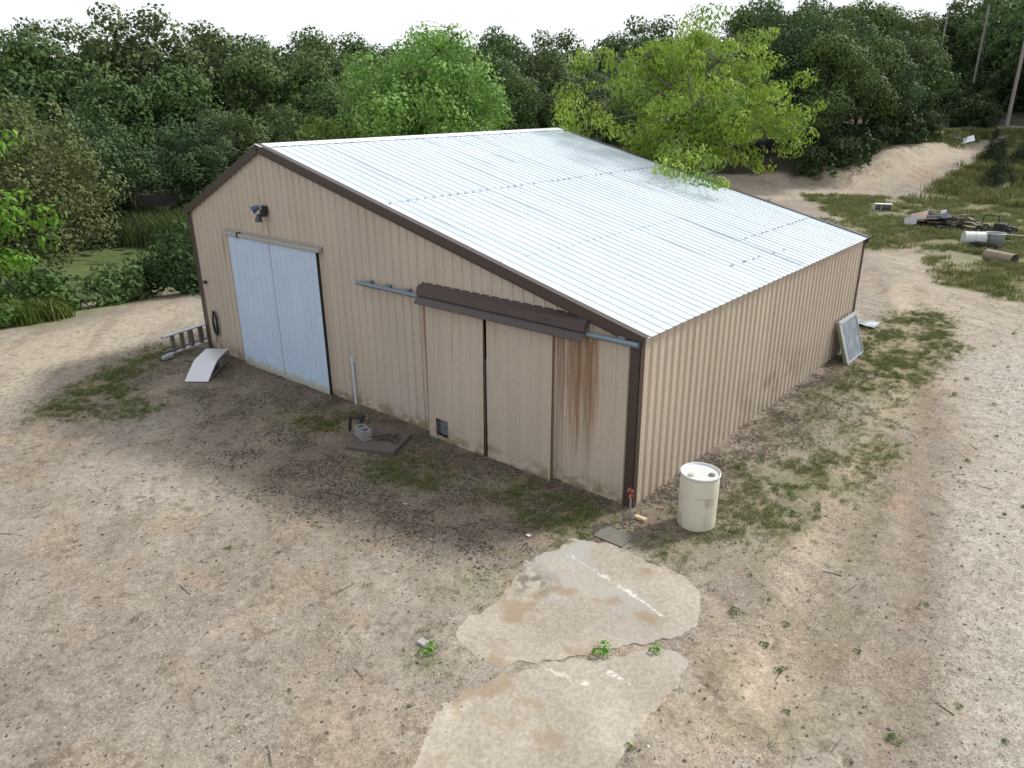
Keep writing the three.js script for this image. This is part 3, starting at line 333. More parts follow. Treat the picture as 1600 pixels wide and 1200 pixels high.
put([[-38, -145], [-28, -147], [-18, -143]], 10, 2.2, 2.8, 2, 'leafy shrub on the skyline behind the farthest pole', 'shrubs behind the farthest pole');
function cedar(x, z, h, r, label) { const g = thing('cedar_tree', label, 'tree', [x, height(x, z), z], x); const q = rng(Math.round(x * 31 + 900)), cl = []; for (let k = 0; k < 70; k++) { const f = Math.pow(q(), 1.3), a = q() * 6.28, R = r * (1 - f * .92) * Math.sqrt(q()); cl.push([Math.cos(a) * R, .15 + f * (h - .2), Math.sin(a) * R, .24 + .16 * (1 - f)]); }
  mesh('trunk', limb([0, -.1, 0], [0, h * .9, 0], .06, .01), BARK, g); mesh('crown', leafGeo(cl, { leaves: 60, clumpR: .34, size: .11, aspect: .35, flat: 1.1, droop: -.4 }, q, [[.028, .05, .022], [.034, .058, .026]]), LM.wood, g); }
cedar(-3.1, -50.6, 3, 1.25, 'larger dark cedar on the grassy bank in front of the other cedars'); cedar(-4.4, -56, 2.3, 1, 'smaller dark cedar beside the top of the dirt track'); cedar(-2.4, -57, 2.9, 1.3, 'dark green cedar near the foot of the nearest utility pole'); cedar(-.6, -52, 2.2, 1.1, 'dark cedar at the right edge of the grassy bank');

// ---------------------------------------------------------------- grass, weeds, reeds, gravel, litter
const up = new THREE.Vector3(0, 1, 0), M4 = new THREE.Matrix4(), Q4 = new THREE.Quaternion(), E4 = new THREE.Euler(), V3 = new THREE.Vector3(), S3 = new THREE.Vector3(), C3 = new THREE.Color();
function blades(n, len, wid, spread, lean, seed) { const r = rng(seed), P = [], I = []; for (let k = 0; k < n; k++) { const a = r() * 6.28, R = spread * Math.sqrt(r()), x = Math.cos(a) * R, z = Math.sin(a) * R, d = r() * 6.28, l = len * (.5 + .6 * r()), w = wid * (.7 + .6 * r()), lx = Math.cos(d) * lean * l * (.3 + r()), lz = Math.sin(d) * lean * l * (.3 + r()), sx = -Math.sin(d) * w, sz = Math.cos(d) * w, b = P.length / 3; P.push(x - sx, -.01, z - sz, x + sx, -.01, z + sz, x + lx * .35 + sx * .7, l * .6, z + lz * .35 + sz * .7, x + lx * .35 - sx * .7, l * .6, z + lz * .35 - sz * .7, x + lx, l * (1 - lean * .3), z + lz); I.push(b, b + 1, b + 2, b, b + 2, b + 3, b + 3, b + 2, b + 4); }
  const g = new THREE.BufferGeometry(); g.setAttribute('position', new THREE.Float32BufferAttribute(P, 3)); g.setIndex(I); g.computeVertexNormals(); return g; }
function scatter(name, geo, mat, list) { const m = new THREE.InstancedMesh(geo, mat, list.length); m.name = numbered(name); m.castShadow = m.receiveShadow = true; m.userData.kind = 'stuff'; list.forEach((l, i) => { E4.set(l[5] ?? 0, l[4], l[6] ?? 0); M4.compose(V3.set(l[0], l[1], l[2]), Q4.setFromEuler(E4), S3.set(l[3], l[3] * (l[8] ?? 1), l[3])); m.setMatrixAt(i, M4); m.setColorAt(i, C3.setRGB(...l[7])); }); scene.add(m); return m; }
const inBarn = (x, z) => x > -13.14 && x < .03 && z < .04 && z > -10.64;
const gr = rng(909), grassMat = new THREE.MeshPhysicalMaterial({ color: 0xffffff, roughness: .8, side: THREE.DoubleSide, transmission: .25, thickness: 0, specularIntensity: .3 });
{
  const near = [], far = [], tall = [], reeds = [];
  for (let k = 0; k < 900000 && near.length < 30000; k++) { const x = -15 + gr() * 22, z = -18 + gr() * 26; if (inBarn(x, z)) continue; const m = mGrass(x + .5 * (fbm(x * .9 + 40, z * .9) - .5), z + .5 * (fbm(x * .9, z * .9 + 70) - .5)), n = fbm(x * 2.3 + 7, z * 2.3 + 1); if (gr() > m * sstep(.36, .66, n * .6 + .4 * fbm(x * 7, z * 7)) + (n > .7 ? .03 : .002)) continue; if (SLABS.some(P => inPoly(x, z, P))) continue; const y = gr(), b = .75 + .5 * gr(); near.push([x, height(x, z), z, .3 + .7 * gr() * gr() + .2 * m, gr() * 6.28, 0, 0, [lerp(.11, .24, y) * b, lerp(.17, .23, y) * b, lerp(.04, .11, y) * b]]); }
  for (let k = 0; k < 400000 && far.length < 26000; k++) { const x = -13 + gr() * 30, z = -70 + gr() * 53; const m = mGrass(x, z); if (gr() > m * sstep(.3, .6, fbm(x * .7, z * .7 + 3))) continue; const y = gr(), b = .7 + .5 * gr(); far.push([x, height(x, z), z, (z < -44 ? 1.8 : .8) * (.6 + .7 * gr()), gr() * 6.28, 0, 0, [lerp(.13, .3, y) * b, lerp(.19, .28, y) * b, lerp(.05, .13, y) * b]]); }
  for (let k = 0; k < 200000 && tall.length < 7000; k++) { const x = -26 + gr() * 8, z = -6 + gr() * 13; if (gr() > mGrass(x, z) || z < 1 + 1.2 * gr() || x > -19.4 - .12 * z) continue; const y = gr(), b = .75 + .5 * gr(); tall.push([x, height(x, z), z, 1 + 1.5 * gr(), gr() * 6.28, 0, 0, [lerp(.1, .2, y) * b, lerp(.18, .22, y) * b, lerp(.03, .07, y) * b]]); }
  for (let k = 0; k < 3800; k++) { const t = gr(), x = lerp(-41, -27, t) + (gr() - .5) * 2, z = lerp(-6, -11.4, t) - gr() * 3.4, y = gr(); reeds.push([x, height(x, z), z, 3.2 + 2.2 * gr(), gr() * 6.28, 0, 0, y < .2 ? [.2, .17, .11] : [.07 + .03 * y, .115 + .03 * y, .035]]); }
  const weeds = [[1.49, .0, 3.12, 1.2], [1.96, 0, 2.68, .8], [-.1, 0, 4.42, 1.1]].map(a => [a[0], a[1], a[2], a[3], 1, 0, 0, [.17, .34, .05]]);
  for (let k = 0; k < 20000 && weeds.length < 100; k++) { const x = -13 + gr() * 19, z = -15 + gr() * 21; if (inBarn(x, z) || SLABS.some(P => inPoly(x, z, P))) continue; if (gr() > (x > 1.6 ? .12 : .02) + .3 * mGrass(x, z) * (fbm(x * 2, z * 2) > .55 ? 1 : 0)) continue; const b = .7 + .5 * gr(); weeds.push([x, height(x, z), z, .3 + .55 * gr() * gr(), gr() * 6.28, 0, 0, [.13 * b, .22 * b, .055 * b]]); }
  { const r = rng(12), cl = []; for (let k = 0; k < 7; k++) cl.push([(r() - .5) * .16, .04 + r() * .05, (r() - .5) * .16, .06]); const g = leafGeo(cl, { leaves: 9, clumpR: .06, size: .05, aspect: .45, flat: .6, droop: 0 }, r, [[1, 1, 1]]); g.deleteAttribute('color'); scatter('yard_weeds', g, grassMat, weeds); }
  scatter('yard_grass', blades(12, .1, .004, .08, .9, 1), grassMat, near); scatter('field_grass', blades(16, .3, .012, .2, .6, 2), grassMat, far); scatter('bank_weeds', blades(16, .34, .011, .14, .5, 3), grassMat, tall); scatter('pond_reeds', blades(12, .34, .008, .1, .25, 4), grassMat, reeds);
}
{ // crushed stone, crumbs of earth, dead leaves and twigs
  const stone = new THREE.IcosahedronGeometry(1, 0); { const p = stone.attributes.position, r = rng(3), memo = {}; for (let i = 0; i < p.count; i++) { const k = [p.getX(i), p.getY(i), p.getZ(i)].map(v => v.toFixed(2)).join(); const s = memo[k] ??= .7 + .5 * r(); p.setXYZ(i, p.getX(i) * s, p.getY(i) * s * .6, p.getZ(i) * s * .8); } stone.computeVertexNormals(); }
  const peb = [], crumbs = [];
  for (let k = 0; k < 3000000 && peb.length < 150000; k++) { const x = -15 + gr() * 22, z = -16 + gr() * 25.5; const d2 = (x - 5.3) ** 2 + (z - 9.1) ** 2; if (gr() > clamp(60 / d2) || inBarn(x, z)) continue; const pale = mPale(x, z), dk = mDark(x, z), n = fbm(x * 1.4 + 90, z * 1.4); if (gr() > .1 + .9 * clamp(sstep(.38, .66, n) + pale * .8)) continue; if (SLABS.some(P => inPoly(x, z, P)) && gr() > .12) continue; const b = .15 + .24 * gr() * (1 - dk * .4) + .07 * pale, w = gr() * .16; const big = gr() < .02 ? 2 : 1; peb.push([x, height(x, z) + .001, z, (.0045 + .011 * gr() * gr()) * big, gr() * 6.28, gr() * .8, gr() * .8, gr() < .04 ? [.56, .54, .5] : [b * (1.04 + w * .3), b * (.94), b * (.8 - w * .6)]]); }
  scatter('gravel', stone, new THREE.MeshStandardMaterial({ color: 0xffffff, roughness: .95 }), peb);
  const flake = new THREE.BufferGeometry(); flake.setAttribute('position', new THREE.Float32BufferAttribute([-1, .1, 0, 0, .25, .45, 1, 0, 0, 0, .25, -.45], 3)); flake.setIndex([0, 1, 2, 0, 2, 3]); flake.computeVertexNormals();
  for (let k = 0; k < 900000 && crumbs.length < 34000; k++) { const x = -15 + gr() * 21, z = -14 + gr() * 23; if (inBarn(x, z)) continue; const m = Math.max(mDark(x, z) * .7, mLit(x, z)); if (gr() > m * sstep(.35, .65, fbm(x * 2 + 5, z * 2)) + .012) continue; const b = .04 + .09 * gr(); crumbs.push([x, height(x, z) + .004, z, .012 + .03 * gr() * gr(), gr() * 6.28, (gr() - .5) * .7, (gr() - .5) * .7, [b * 1.15, b * .95, b * .72]]); }
  scatter('dead_leaves', flake, new THREE.MeshStandardMaterial({ color: 0xffffff, roughness: .9, side: THREE.DoubleSide }), crumbs);
  const tw = []; for (let k = 0; k < 190; k++) { const x = -12 + gr() * 18, z = -10 + gr() * 18; if (inBarn(x, z)) continue; const b = .05 + .1 * gr(); tw.push([x, height(x, z) + .006, z, .5 + 1.4 * gr(), gr() * 6.28, 0, (gr() - .5) * .1, [b * 1.1, b * .9, b * .7]]); }
  const tg = cyl(.004, .002, .16, 0, 0, 0, 5); tg.rotateZ(Math.PI / 2); scatter('twigs', tg, new THREE.MeshStandardMaterial({ color: 0xffffff, roughness: .95 }), tw);
}

// ---------------------------------------------------------------- old concrete apron
const concreteMap = dataTex(1024, 1024, (u, v, o) => { const x = -1 + u * 4.5, z = .6 + v * 6.4, k = (fbm(x * 1.3, z * 1.3) - .5) * 44 + (vn(x * 34, z * 34) - .5) * 22 + (vn(x * 90, z * 90) - .5) * 16; let r = 158 + k, g = 148 + k, b = 133 + k * .95;
  const gy = sstep(.48, .64, fbm(x * .9 + 20, z * .9 + 6)) * sstep(3.2, 1.4, z + .4 * (vn(x * 3, z * 3) - .5)); r += (158 - r) * gy; g += (156 - g) * gy; b += (150 - b) * gy;
  const st = sstep(.56, .72, fbm(x * 2.2 + 3, z * 2.2 + 40)); r += (138 - r) * st * .6; g += (117 - g) * st * .6; b += (92 - b) * st * .6;
  const wl = (ax, az, bx, bz, w) => { const t = clamp(((x - ax) * (bx - ax) + (z - az) * (bz - az)) / ((bx - ax) ** 2 + (bz - az) ** 2)), d = Math.hypot(x - ax - (bx - ax) * t, z - az - (bz - az) * t) + .05 * (vn(x * 16, z * 16) - .5); const m = .75 * sstep(w, w * .2, d) * sstep(.38, .62, vn(x * 40, z * 40) * .5 + vn(x * 9, z * 9) * .5); r += (214 - r) * m; g += (211 - g) * m; b += (204 - b) * m; };
  wl(-.02, 1.72, .5, 1.78, .035); wl(.5, 1.78, 1.22, 1.92, .06); wl(1.22, 1.92, 1.75, 2.05, .02); wl(1.2, 3.72, 1.66, 3.62, .05); wl(1.75, 3.3, 2.0, 3.32, .05);
  const oil = .6 * Math.exp(-((x + .02) ** 2 + (z - 2.55) ** 2) / .09) * sstep(.35, .6, fbm(x * 7, z * 7)); r += (72 - r) * oil; g += (66 - g) * oil; b += (58 - b) * oil; o[0] = r; o[1] = g; o[2] = b; });
concreteMap.wrapS = concreteMap.wrapT = THREE.ClampToEdgeWrapping;
const slabMat = new THREE.MeshStandardMaterial({ map: concreteMap, bumpMap: gbump, bumpScale: .002, roughness: .92 }), sr = rng(8);
SLABS.forEach((P, i) => { const q = []; const c = new THREE.CatmullRomCurve3(P.map(p => new THREE.Vector3(p[0], 0, p[1])), true, 'centripetal'), N = 220; for (let k = 0; k < N; k++) { const v = c.getPointAt(k / N), e = .2 * (fbm(v.x * 3, v.z * 3) - .5) + .05 * (vn(v.x * 14, v.z * 14) - .5); q.push(new THREE.Vector2(v.x + e, -(v.z + e))); }
  const g = new THREE.ExtrudeGeometry(new THREE.Shape(q), { depth: .06, bevelEnabled: true, bevelSize: .012, bevelThickness: .008, bevelSegments: 2 }); g.rotateX(-Math.PI / 2); g.translate(0, -.052, 0); const p = g.attributes.position, uv = g.attributes.uv; for (let k = 0; k < p.count; k++) uv.setXY(k, (p.getX(k) + 1) / 4.5, (p.getZ(k) - .6) / 6.4);
  struct('concrete_slab', g, slabMat).position.y = [-.017, -.018, -.022][i]; });

// ---------------------------------------------------------------- things by the barn
{ // white plastic drum
  const d = thing('plastic_drum', 'dirty white plastic drum standing at the near corner of the barn', 'drum', [1.02, height(1.02, -.2) - .005, -.2], .4), R = .29, pts = [[0, 0], [.24, 0], [.27, .015], [.285, .05], [.287, .25], [.281, .27], [.287, .29], [.29, .56], [.284, .58], [.29, .6], [.29, .8], [.278, .86], [.272, .885]];
  const dm = new THREE.MeshPhysicalMaterial({ map: dataTex(512, 512, (u, v, o) => { const k = (fbm(u * 9, v * 5) - .5) * 16, st = sstep(.58, .74, fbm(u * 12 + 4, v * 6 + 2)) * .5 + sstep(.14, 0, v) * sstep(.35, .6, fbm(u * 30, v * 20)) * .8; o[0] = lerp(206 + k, 146, st); o[1] = lerp(203 + k, 138, st); o[2] = lerp(186 + k, 108, st); }), roughness: .45, transmission: 0 });
  mesh('drum_body', new THREE.LatheGeometry(pts.map(p => new THREE.Vector2(...p)), 48), dm, d);
  mesh('drum_rim', new THREE.LatheGeometry([[.272, .875], [.298, .88], [.302, .9], [.296, .917], [.282, .915], [.276, .895], [.262, .885], [0, .888]].map(p => new THREE.Vector2(...p)), 48), std('#c9cbc8', .4), d);
  for (const a of [.2, 2.4]) { const b = mesh('bung', merge([cyl(.05, .046, .022, Math.cos(a) * .17, .897, Math.sin(a) * .17, 20), cyl(.03, .03, .012, Math.cos(a) * .17, .912, Math.sin(a) * .17, 8)]), std(a > 1 ? [.5, .48, .4] : [.2, .19, .17], .5), d); }
  mesh('moulding_line', box(.006, .8, .01, -.289, .45, .03), std([.35, .33, .26], .6), d);
}
{ const h = thing('yard_hydrant', 'red handled yard hydrant on a short grey pipe at the brown corner', 'hydrant', [.17, height(.17, .34), .34], .3);
  mesh('standpipe', cyl(.017, .017, .42, 0, .2, 0, 10), MT.galv, h); mesh('hydrant_head', merge([rbox(.06, .13, .06, 0, .45, 0, .015), limb([0, .46, .02], [0, .42, .11], .02, .016, 8)]), std([.2, .035, .03], .6), h); mesh('handle', merge([limb([0, .5, -.02], [-.02, .57, .05], .01, .008, 6), limb([-.02, .57, .05], [-.02, .56, .16], .009, .008, 6)]), std([.2, .04, .03], .6), h); }
tag(mesh('wood_block', rbox(.19, .05, .075, .31, .03, .24, .006), std([.56, .42, .26], .8)), 'short tan offcut of wood on the grass by the hydrant', 'wood');
tag(mesh('ground_cover_plate', rbox(.5, .03, .36, .24, .001, .9, .01), new THREE.MeshStandardMaterial({ color: new THREE.Color(.17, .16, .13), bumpMap: gbump, bumpScale: .004, roughness: .95 })), 'dull grey green plate set in the ground before the barn corner', 'plate').rotation.y = 0;
tag(mesh('paper_scrap', box(.07, .006, .05, -.75, .012, 1.7), std([.7, .7, .68], .8)), 'small white scrap of paper on the dark soil before the sliding doors', 'scrap');
{ const t = tag(mesh('stone_paver', rbox(.13, .04, .1, -.24, .018, 4.34, .01), std([.36, .35, .34], .9)), 'small grey paver in the grass patch left of the concrete', 'paver'); }
{ // well pad with block
  const pad = mesh('concrete_pad', rbox(.98, .1, .85, 0, .03, 0, .02), new THREE.MeshStandardMaterial({ color: new THREE.Color(.115, .1, .085), bumpMap: gbump, bumpScale: .004, roughness: .95 })); pad.position.set(-4.98, .0, 1.02); pad.rotation.y = .42; tag(pad, 'low square concrete pad under the cinder block in front of the barn', 'pad');
  const cb = thing('cinder_block', 'grey hollow cinder block lying on the square concrete pad', 'block', [-5.3, .083, 1.14], -.25), m = new THREE.MeshStandardMaterial({ color: new THREE.Color(.24, .245, .25), bumpMap: gbump, bumpScale: .004, roughness: .95 }), s = new THREE.Shape([[-.2, -.1], [.2, -.1], [.2, .1], [-.2, .1]].map(p => new THREE.Vector2(...p)));
  for (const x of [-.095, .095]) { const h = new THREE.Path([[x - .065, -.065], [x - .065, .065], [x + .065, .065], [x + .065, -.065]].map(p => new THREE.Vector2(...p))); s.holes.push(h); } const g = new THREE.ExtrudeGeometry(s, { depth: .19, bevelEnabled: false }); g.rotateX(-Math.PI / 2); mesh('block_body', g, m, cb);
  const w = thing('well_pipe', 'black bent pipe and cap standing behind the cinder block', 'pipe', [-5.52, .08, .98], 0); mesh('riser', cyl(.04, .04, .3, 0, .15, 0), MT.dark, w); mesh('cap', merge([cyl(.075, .07, .06, 0, .32, 0), limb([0, .3, 0], [-.2, .28, .12], .03, .03, 8), limb([-.2, .28, .12], [-.22, 0, .14], .03, .03, 8)]), MT.dark, w);
  const r = rng(66); for (let k = 0; k < 9; k++) { const b = mesh('debris_stick', limb([-.14 - .1 * r(), 0, 0], [.14 + .1 * r(), .02 + .05 * r(), (r() - .5) * .2], .012, .008, 5), std([.05 + .05 * r(), .045, .035], .9)); b.position.set(-4.85 + (r() - .5) * .4, .1, .92 + (r() - .5) * .35); b.rotation.y = r() * 6; tag(b, 'dark stick of debris on the square concrete pad', 'debris', 'debris on the concrete pad'); }
}
{ // step ladder on its side, arched ramp
  const l = thing('step_ladder', 'aluminium step ladder lying on its side past the left corner', 'ladder', [-13.1, 0, 1.12], 0), al = std([.55, .56, .57], .38, { metalness: .5 }), ad = std([.18, .175, .165], .5, { metalness: .3 });
  const dir = new THREE.Vector3(-.22, 0, -1).normalize(); l.rotation.y = Math.atan2(-dir.z, dir.x); // runs away behind the corner
  mesh('rail', rbox(2.5, .035, .15, 1.15, .58, 0, .006), al, l); mesh('rail', rbox(2.6, .035, .1, 1.2, .1, .02, .006), al, l); for (let k = 0; k < 8; k++) mesh('step', box(.1, .46, .05, .16 + k * .29, .34, .0), ad, l); mesh('rear_rail', rbox(2.4, .03, .06, 1.2, .5, -.2, .006), ad, l); mesh('rear_rail', rbox(2.4, .03, .06, 1.2, .12, -.2, .006), ad, l); for (let k = 0; k < 5; k++) mesh('rear_bar', box(.03, .4, .02, .36 + k * .45, .31, -.2), ad, l);
  mesh('foot', rbox(.3, .1, .15, -.1, .07, .06, .03), std([.3, .34, .34], .5), l);
  const rp = thing('loading_ramp', 'arched silver loading ramp plate set against the wall by the ladder', 'ramp', [-10.95, 0, 1.6], 0); const a = new THREE.Vector3(-11.12, 0, 1.72), dd = new THREE.Vector3(-1.15, 0, -1.45); rp.position.set(-10.88, 0, 1.58); rp.rotation.y = Math.atan2(-dd.z, dd.x);
  const prof = [[0, .015], [.28, .16], [.55, .29], [.64, .32], [.75, .335], [1.05, .36], [1.35, .375]], P = [], I = []; prof.forEach(([x, y]) => P.push(x, y, -.28, x, y, .28, x, y - .012, -.28, x, y - .012, .28)); for (let i = 0; i + 1 < prof.length; i++) { const q = i * 4; I.push(q, q + 1, q + 5, q, q + 5, q + 4, q + 2, q + 7, q + 3, q + 2, q + 6, q + 7, q, q + 4, q + 6, q, q + 6, q + 2, q + 1, q + 7, q + 5, q + 1, q + 3, q + 7); }
  const g = new THREE.BufferGeometry(); g.setAttribute('position', new THREE.Float32BufferAttribute(P, 3)); g.setIndex(I); const gg = g.toNonIndexed(); gg.computeVertexNormals(); mesh('deck', gg, std([.62, .63, .64], .36, { metalness: .45 }), rp);
  for (const z of [-.27, .27]) { const s = merge([...prof.slice(0, -1).map((p, i) => limb([p[0], p[1] - .03, z], [prof[i + 1][0], prof[i + 1][1] - .03, z], .018, .018, 5)), limb([.1, .02, z], [1.32, .14, z], .02, .02, 5), limb([1.32, .36, z], [1.32, .0, z], .02, .02, 5), limb([.7, .31, z], [.75, .1, z], .016, .016, 5), limb([.75, .1, z], [1.04, .34, z], .016, .016, 5), limb([1.04, .34, z], [1.06, .13, z], .016, .016, 5)]); mesh('side_truss', s, ad, rp); }
}
{ const pts = []; for (let k = 0; k <= 90; k++) { const t = k / 90 * 6 * 6.28, f = k / 90; pts.push([-12.5 + Math.cos(t) * (.09 + .03 * Math.sin(k)), .78 + Math.sin(t) * (.34 - .02 * (k % 3)) + .02 * Math.sin(k * 1.7), .06 + f * .03]); } pts.push([-12.53, .4, .08], [-12.56, .24, .07]);
  tag(mesh('coiled_cable', tube(pts, .012, 360, 5), MT.dark), 'black cable coiled and hung on the gable wall left of the white door', 'cable'); }
{ // panel leaning on the side wall
  const p = thing('leaning_panel', 'grey framed metal panel leaning on the right side wall near its rear corner', 'panel', [.46, .0, -9.75], 0), fm = std([.5, .52, .54], .4, { metalness: .4 }), g = new THREE.Group(); 
  const parts = { panel_face: [box(.02, .98, 1.1, 0, .52, 0), new THREE.MeshStandardMaterial({ map: dataTex(256, 256, (u, v, o) => { const k = (fbm(u * 6, v * 5) - .5) * 60 + (vn(u * 40, v * 40) - .5) * 14; o[0] = 118 + k; o[1] = 126 + k; o[2] = 134 + k; }), roughness: .5 })], panel_frame: [merge([box(.05, .09, 1.26, .005, 1.04, 0), box(.05, .04, 1.26, .005, .02, 0), box(.05, 1, .09, .005, .53, .59), box(.05, 1, .03, .005, .53, -.61)]), fm], panel_edge: [box(.06, 1.04, .03, -.03, .53, .64), std([.16, .2, .1], .7)] };
  for (const k in parts) { const q = parts[k][0]; q.rotateZ(.33); mesh(k, q, parts[k][1], p); } }
{ const g = new THREE.PlaneGeometry(.9, .6, 8, 6); g.rotateX(-Math.PI / 2); const p = g.attributes.position, r = rng(15); for (let i = 0; i < p.count; i++) p.setY(i, .02 + .2 * fbm(p.getX(i) * 4 + 3, p.getZ(i) * 4) * (1 - Math.abs(p.getX(i)))); g.computeVertexNormals(); const m = mesh('crumpled_sheet', g, std([.26, .28, .29], .5, { metalness: .3 })); m.position.set(-.35, 0, -12.9); tag(m, 'crumpled grey metal sheet on the grass behind the rear corner', 'sheet'); }

// ---------------------------------------------------------------- scrap and junk across the yard
{ const r = rng(31), bm = [[.09, .075, .06], [.06, .05, .042], [.14, .12, .1], [.2, .17, .13], [.035, .033, .032]].map(c => std(c, .9)), y0 = height(-2.6, -32.6);
  for (let k = 0; k < 44; k++) { const L = .5 + 1.5 * r(), b = mesh('scrap_board', box(L, .04 + .06 * r(), .08 + .1 * r()), bm[k % 5]), lay = Math.floor(k / 10); b.position.set(-2.4 + (r() - .5) * 2.2, y0 + .06 + lay * .13, -33 + (r() - .5) * 1.2); b.rotation.set((r() - .5) * .2, (r() - .5) * 1.6 - .2, (r() - .5) * .25); tag(b, 'old board in the scrap heap on the far grass', 'board', 'boards of the scrap heap'); }
  const shp = (name, w, d, x, y, z, rx, ry, rz, c, label, cat) => { const g = new THREE.BoxGeometry(w, .02, d, 8, 1, 6); const p = g.attributes.position; for (let i = 0; i < p.count; i++) p.setY(i, p.getY(i) + .12 * (fbm(p.getX(i) * 2 + x * 7, p.getZ(i) * 2) - .5)); g.computeVertexNormals(); const m = mesh(name, g, std(c, .6)); m.position.set(x, height(x, z) + y, z); m.rotation.set(rx, ry, rz); return tag(m, label, cat); };
  shp('bent_scrap_sheet', .6, .5, -3.75, .3, -32.1, .9, .2, .3, [.45, .46, .46], 'bent white panel propped on the left end of the scrap heap', 'panel'); shp('tan_scrap_sheet', .8, .7, -3.5, .52, -32.5, .5, .1, .3, [.42, .32, .24], 'tan board propped on top of the white panel in the heap', 'panel'); shp('dark_tarp', 1.5, 1, -2.9, .55, -32.7, .1, .4, .1, [.025, .03, .05], 'dark blue tarp bundled on top of the scrap heap', 'tarp'); shp('white_scrap', .25, .2, -2.5, .8, -32.8, .7, 0, .4, [.65, .68, .7], 'white scrap sticking up from the top of the heap', 'scrap');
  const lying = (name, R, L, x, z, turn, m, label, cat, open) => { const g = thing(name, label, cat, [x, height(x, z) + R * .95, z], turn); const b = cyl(R, R, L, 0, 0, 0, 28); b.rotateZ(Math.PI / 2); const t = new THREE.CylinderGeometry(R, R, L, 28, 1, true); t.rotateZ(Math.PI / 2); mesh('shell', open ? t : b, m, g); for (const s of [-1, 0, 1]) { const q = new THREE.TorusGeometry(R, .015, 6, 28); q.rotateY(Math.PI / 2); q.translate(s * L * .48, 0, 0); mesh('hoop', q, m, g); } return g; };
  lying('steel_drum', .3, .85, -.35, -28.6, .5, std([.6, .61, .6], .5), 'white drum lying on its side on the far grass', 'drum'); lying('rusty_pipe', .22, 1.2, 1.2, -25, -.5, std([.3, .24, .18], .85), 'rusty open pipe section lying in the grass at the right edge', 'pipe', true);
  const tb = thing('wash_tub', 'grey round tub standing beside the lying white drum', 'tub', [.35, height(.35, -29), -29]); mesh('tub_body', new THREE.LatheGeometry([[0, .02], [.33, .02], [.4, .5], [.42, .52], [.38, .5], [.31, .05], [0, .05]].map(p => new THREE.Vector2(...p)), 28), std([.33, .34, .37], .5), tb); mesh('tub_rim', (() => { const q = new THREE.TorusGeometry(.41, .02, 6, 28); q.rotateX(Math.PI / 2); q.translate(0, .52, 0); return q; })(), std([.5, .52, .56], .4), tb);
  const tr = thing('feed_trough', 'black trough lying in front of the white drum and tub', 'trough', [.25, height(.25, -27.8), -27.8], -.25); mesh('trough_body', merge([rbox(1.1, .05, .36, 0, .05, 0), rbox(1.1, .22, .04, 0, .13, .18), rbox(1.1, .22, .04, 0, .13, -.18), rbox(.04, .22, .36, .54, .13, 0), rbox(.04, .22, .36, -.54, .13, 0)]), std([.02, .02, .022], .6), tr);
  const cart = thing('junk_cart', 'black metal cart frame standing behind the drum and tub', 'cart', [-.3, height(-.3, -32.6), -32.6], -.2); mesh('frame', merge([limb([-.5, .05, 0], [-.42, .8, 0], .025, .025), limb([.25, .3, 0], [.2, .8, 0], .025, .025), limb([-.42, .8, 0], [.2, .8, 0], .025, .025), limb([-.5, .2, .3], [.9, .2, .3], .03, .03), limb([-.5, .2, -.3], [.9, .2, -.3], .03, .03)]), MT.dark, cart); mesh('engine', merge([rbox(.5, .3, .4, .35, .34, 0, .05), rbox(.3, .2, .3, .8, .3, 0, .05)]), std([.03, .03, .03], .7), cart); for (const [x, z] of [[-.4, .36], [-.4, -.36], [.8, .36], [.8, -.36]]) { const q = new THREE.TorusGeometry(.13, .05, 8, 20); q.translate(x, .17, z); mesh('wheel', q, MT.dark, cart); }
  const ru = thing('rusty_machine', 'rusty machine part in the grass at the right edge of the picture', 'machine', [1.75, height(1.75, -29.4), -29.4], .3), rm = std([.12, .05, .03], .9); mesh('rotor', (() => { const q = new THREE.TorusGeometry(.26, .06, 8, 20); q.translate(0, .3, 0); return q; })(), rm, ru); mesh('bracket', merge([rbox(.5, .1, .2, 0, .08, 0), limb([-.2, .1, 0], [.2, .6, .05], .04, .03)]), rm, ru); 
  tag(mesh('long_plank', (() => { const q = rbox(2.2, .04, .12, 0, 0, 0); q.translate(1.5, height(1.5, -30.4) + .28, -30.4); return q; })(), std([.34, .3, .25], .85)), 'weathered plank lying behind the tub and the rusty machine', 'plank');
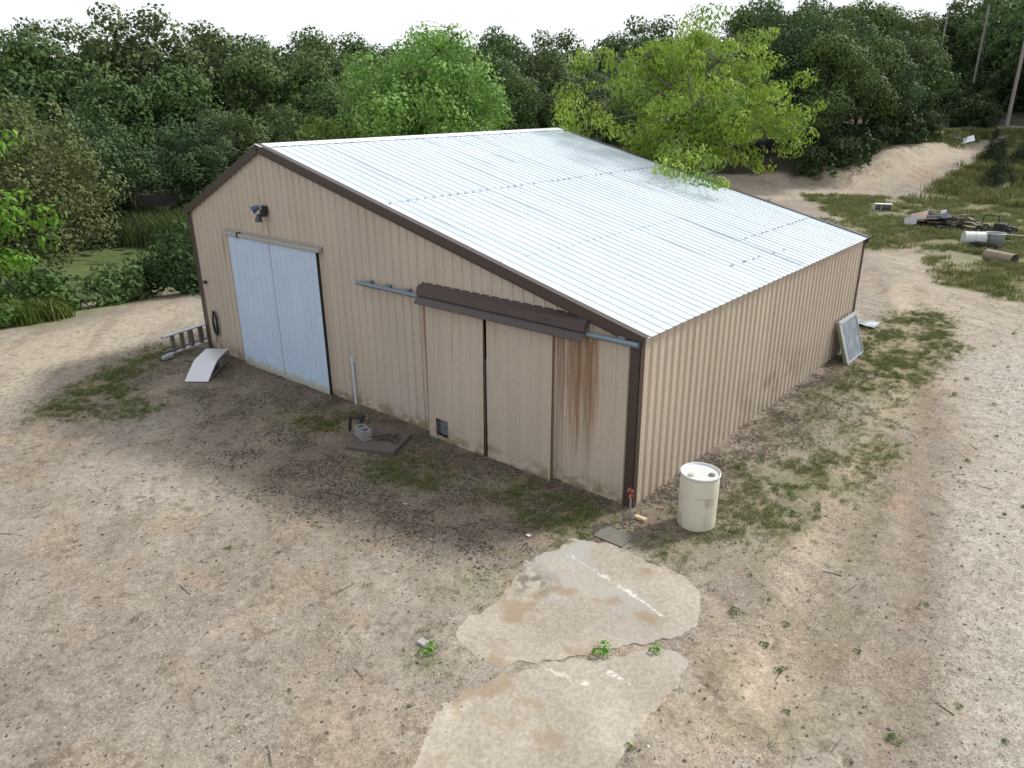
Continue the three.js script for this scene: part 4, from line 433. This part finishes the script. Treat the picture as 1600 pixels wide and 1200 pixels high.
  const bx = thing('white_box', 'small white open box on the grass beyond the scrap heap', 'box', [-6.6, height(-6.6, -38), -38], .3); mesh('box_shell', merge([box(.9, .03, .5, 0, .4, 0), box(.03, .4, .5, -.44, .2, 0), box(.03, .4, .5, .44, .2, 0), box(.9, .03, .5, 0, .02, 0), box(.9, .4, .02, 0, .2, -.24), box(.03, .4, .5, -.1, .2, 0)]), std([.6, .6, .58], .6), bx);
  const ts = shp('white_tarp', 1.5, 1.1, -8.1, .3, -65.6, .35, .3, .25, [.66, .7, .76], 'white and blue tarp dumped at the top of the dirt bank', 'tarp'); shp('blue_tarp', .8, .8, -8.7, .2, -65.2, .3, .2, -.3, [.1, .16, .3], 'small blue tarp piece beside the white tarp on the bank', 'tarp'); shp('dark_sheet', 1, .7, -11.2, .3, -54, .5, .3, .2, [.1, .13, .15], 'dark sheet lying on the dirt bank below the wood', 'sheet');
}
{ // utility poles and their wires
  const wood = new THREE.MeshStandardMaterial({ color: new THREE.Color(.3, .28, .25), roughness: .95 }), spots = [[-6.1, -71.5, 10.2, 'nearest utility pole at the right edge of the picture'], [-13.4, -94.2, 10.2, 'utility pole with a short arm, second nearest on the slope'], [-26.2, -134.3, 10, 'farthest utility pole standing up against the wood']], tops = [];
  spots.forEach(([x, z, h, label], i) => { const y = height(x, z), p = thing('utility_pole', label, 'pole', [x, y, z], .5, 'utility poles on the slope'); mesh('shaft', cyl(.17, .11, h + .5, 0, h / 2 - .25, 0, 12), wood, p); mesh('arm', limb([0, h - .7, 0], [1.1, h - .6, 0], .04, .04, 6), MT.galv, p); mesh('insulator', merge([cyl(.05, .05, .2, 0, h + .08, 0, 8), cyl(.045, .045, .18, 1.05, h - .5, 0, 8), rbox(.14, .3, .14, .16, h - 1.7, 0)]), std([.4, .42, .44], .4), p); tops.push([x, y + h + .16, z], [x, y + h - 1.8, z]); });
  for (const [a, b, n] of [[0, 2, 'upper'], [2, 4, 'upper'], [1, 3, 'lower'], [3, 5, 'lower']]) { const A = tops[a], B = tops[b], m = [(A[0] + B[0]) / 2, (A[1] + B[1]) / 2 - .5, (A[2] + B[2]) / 2]; tag(mesh('power_line', tube([A, m, B], .012, 16, 4), MT.dark), `thin ${n} power line between the ${a < 2 ? 'nearest and second' : 'second and farthest'} utility poles`, 'cable'); }
}
renderer.render(scene, camera);
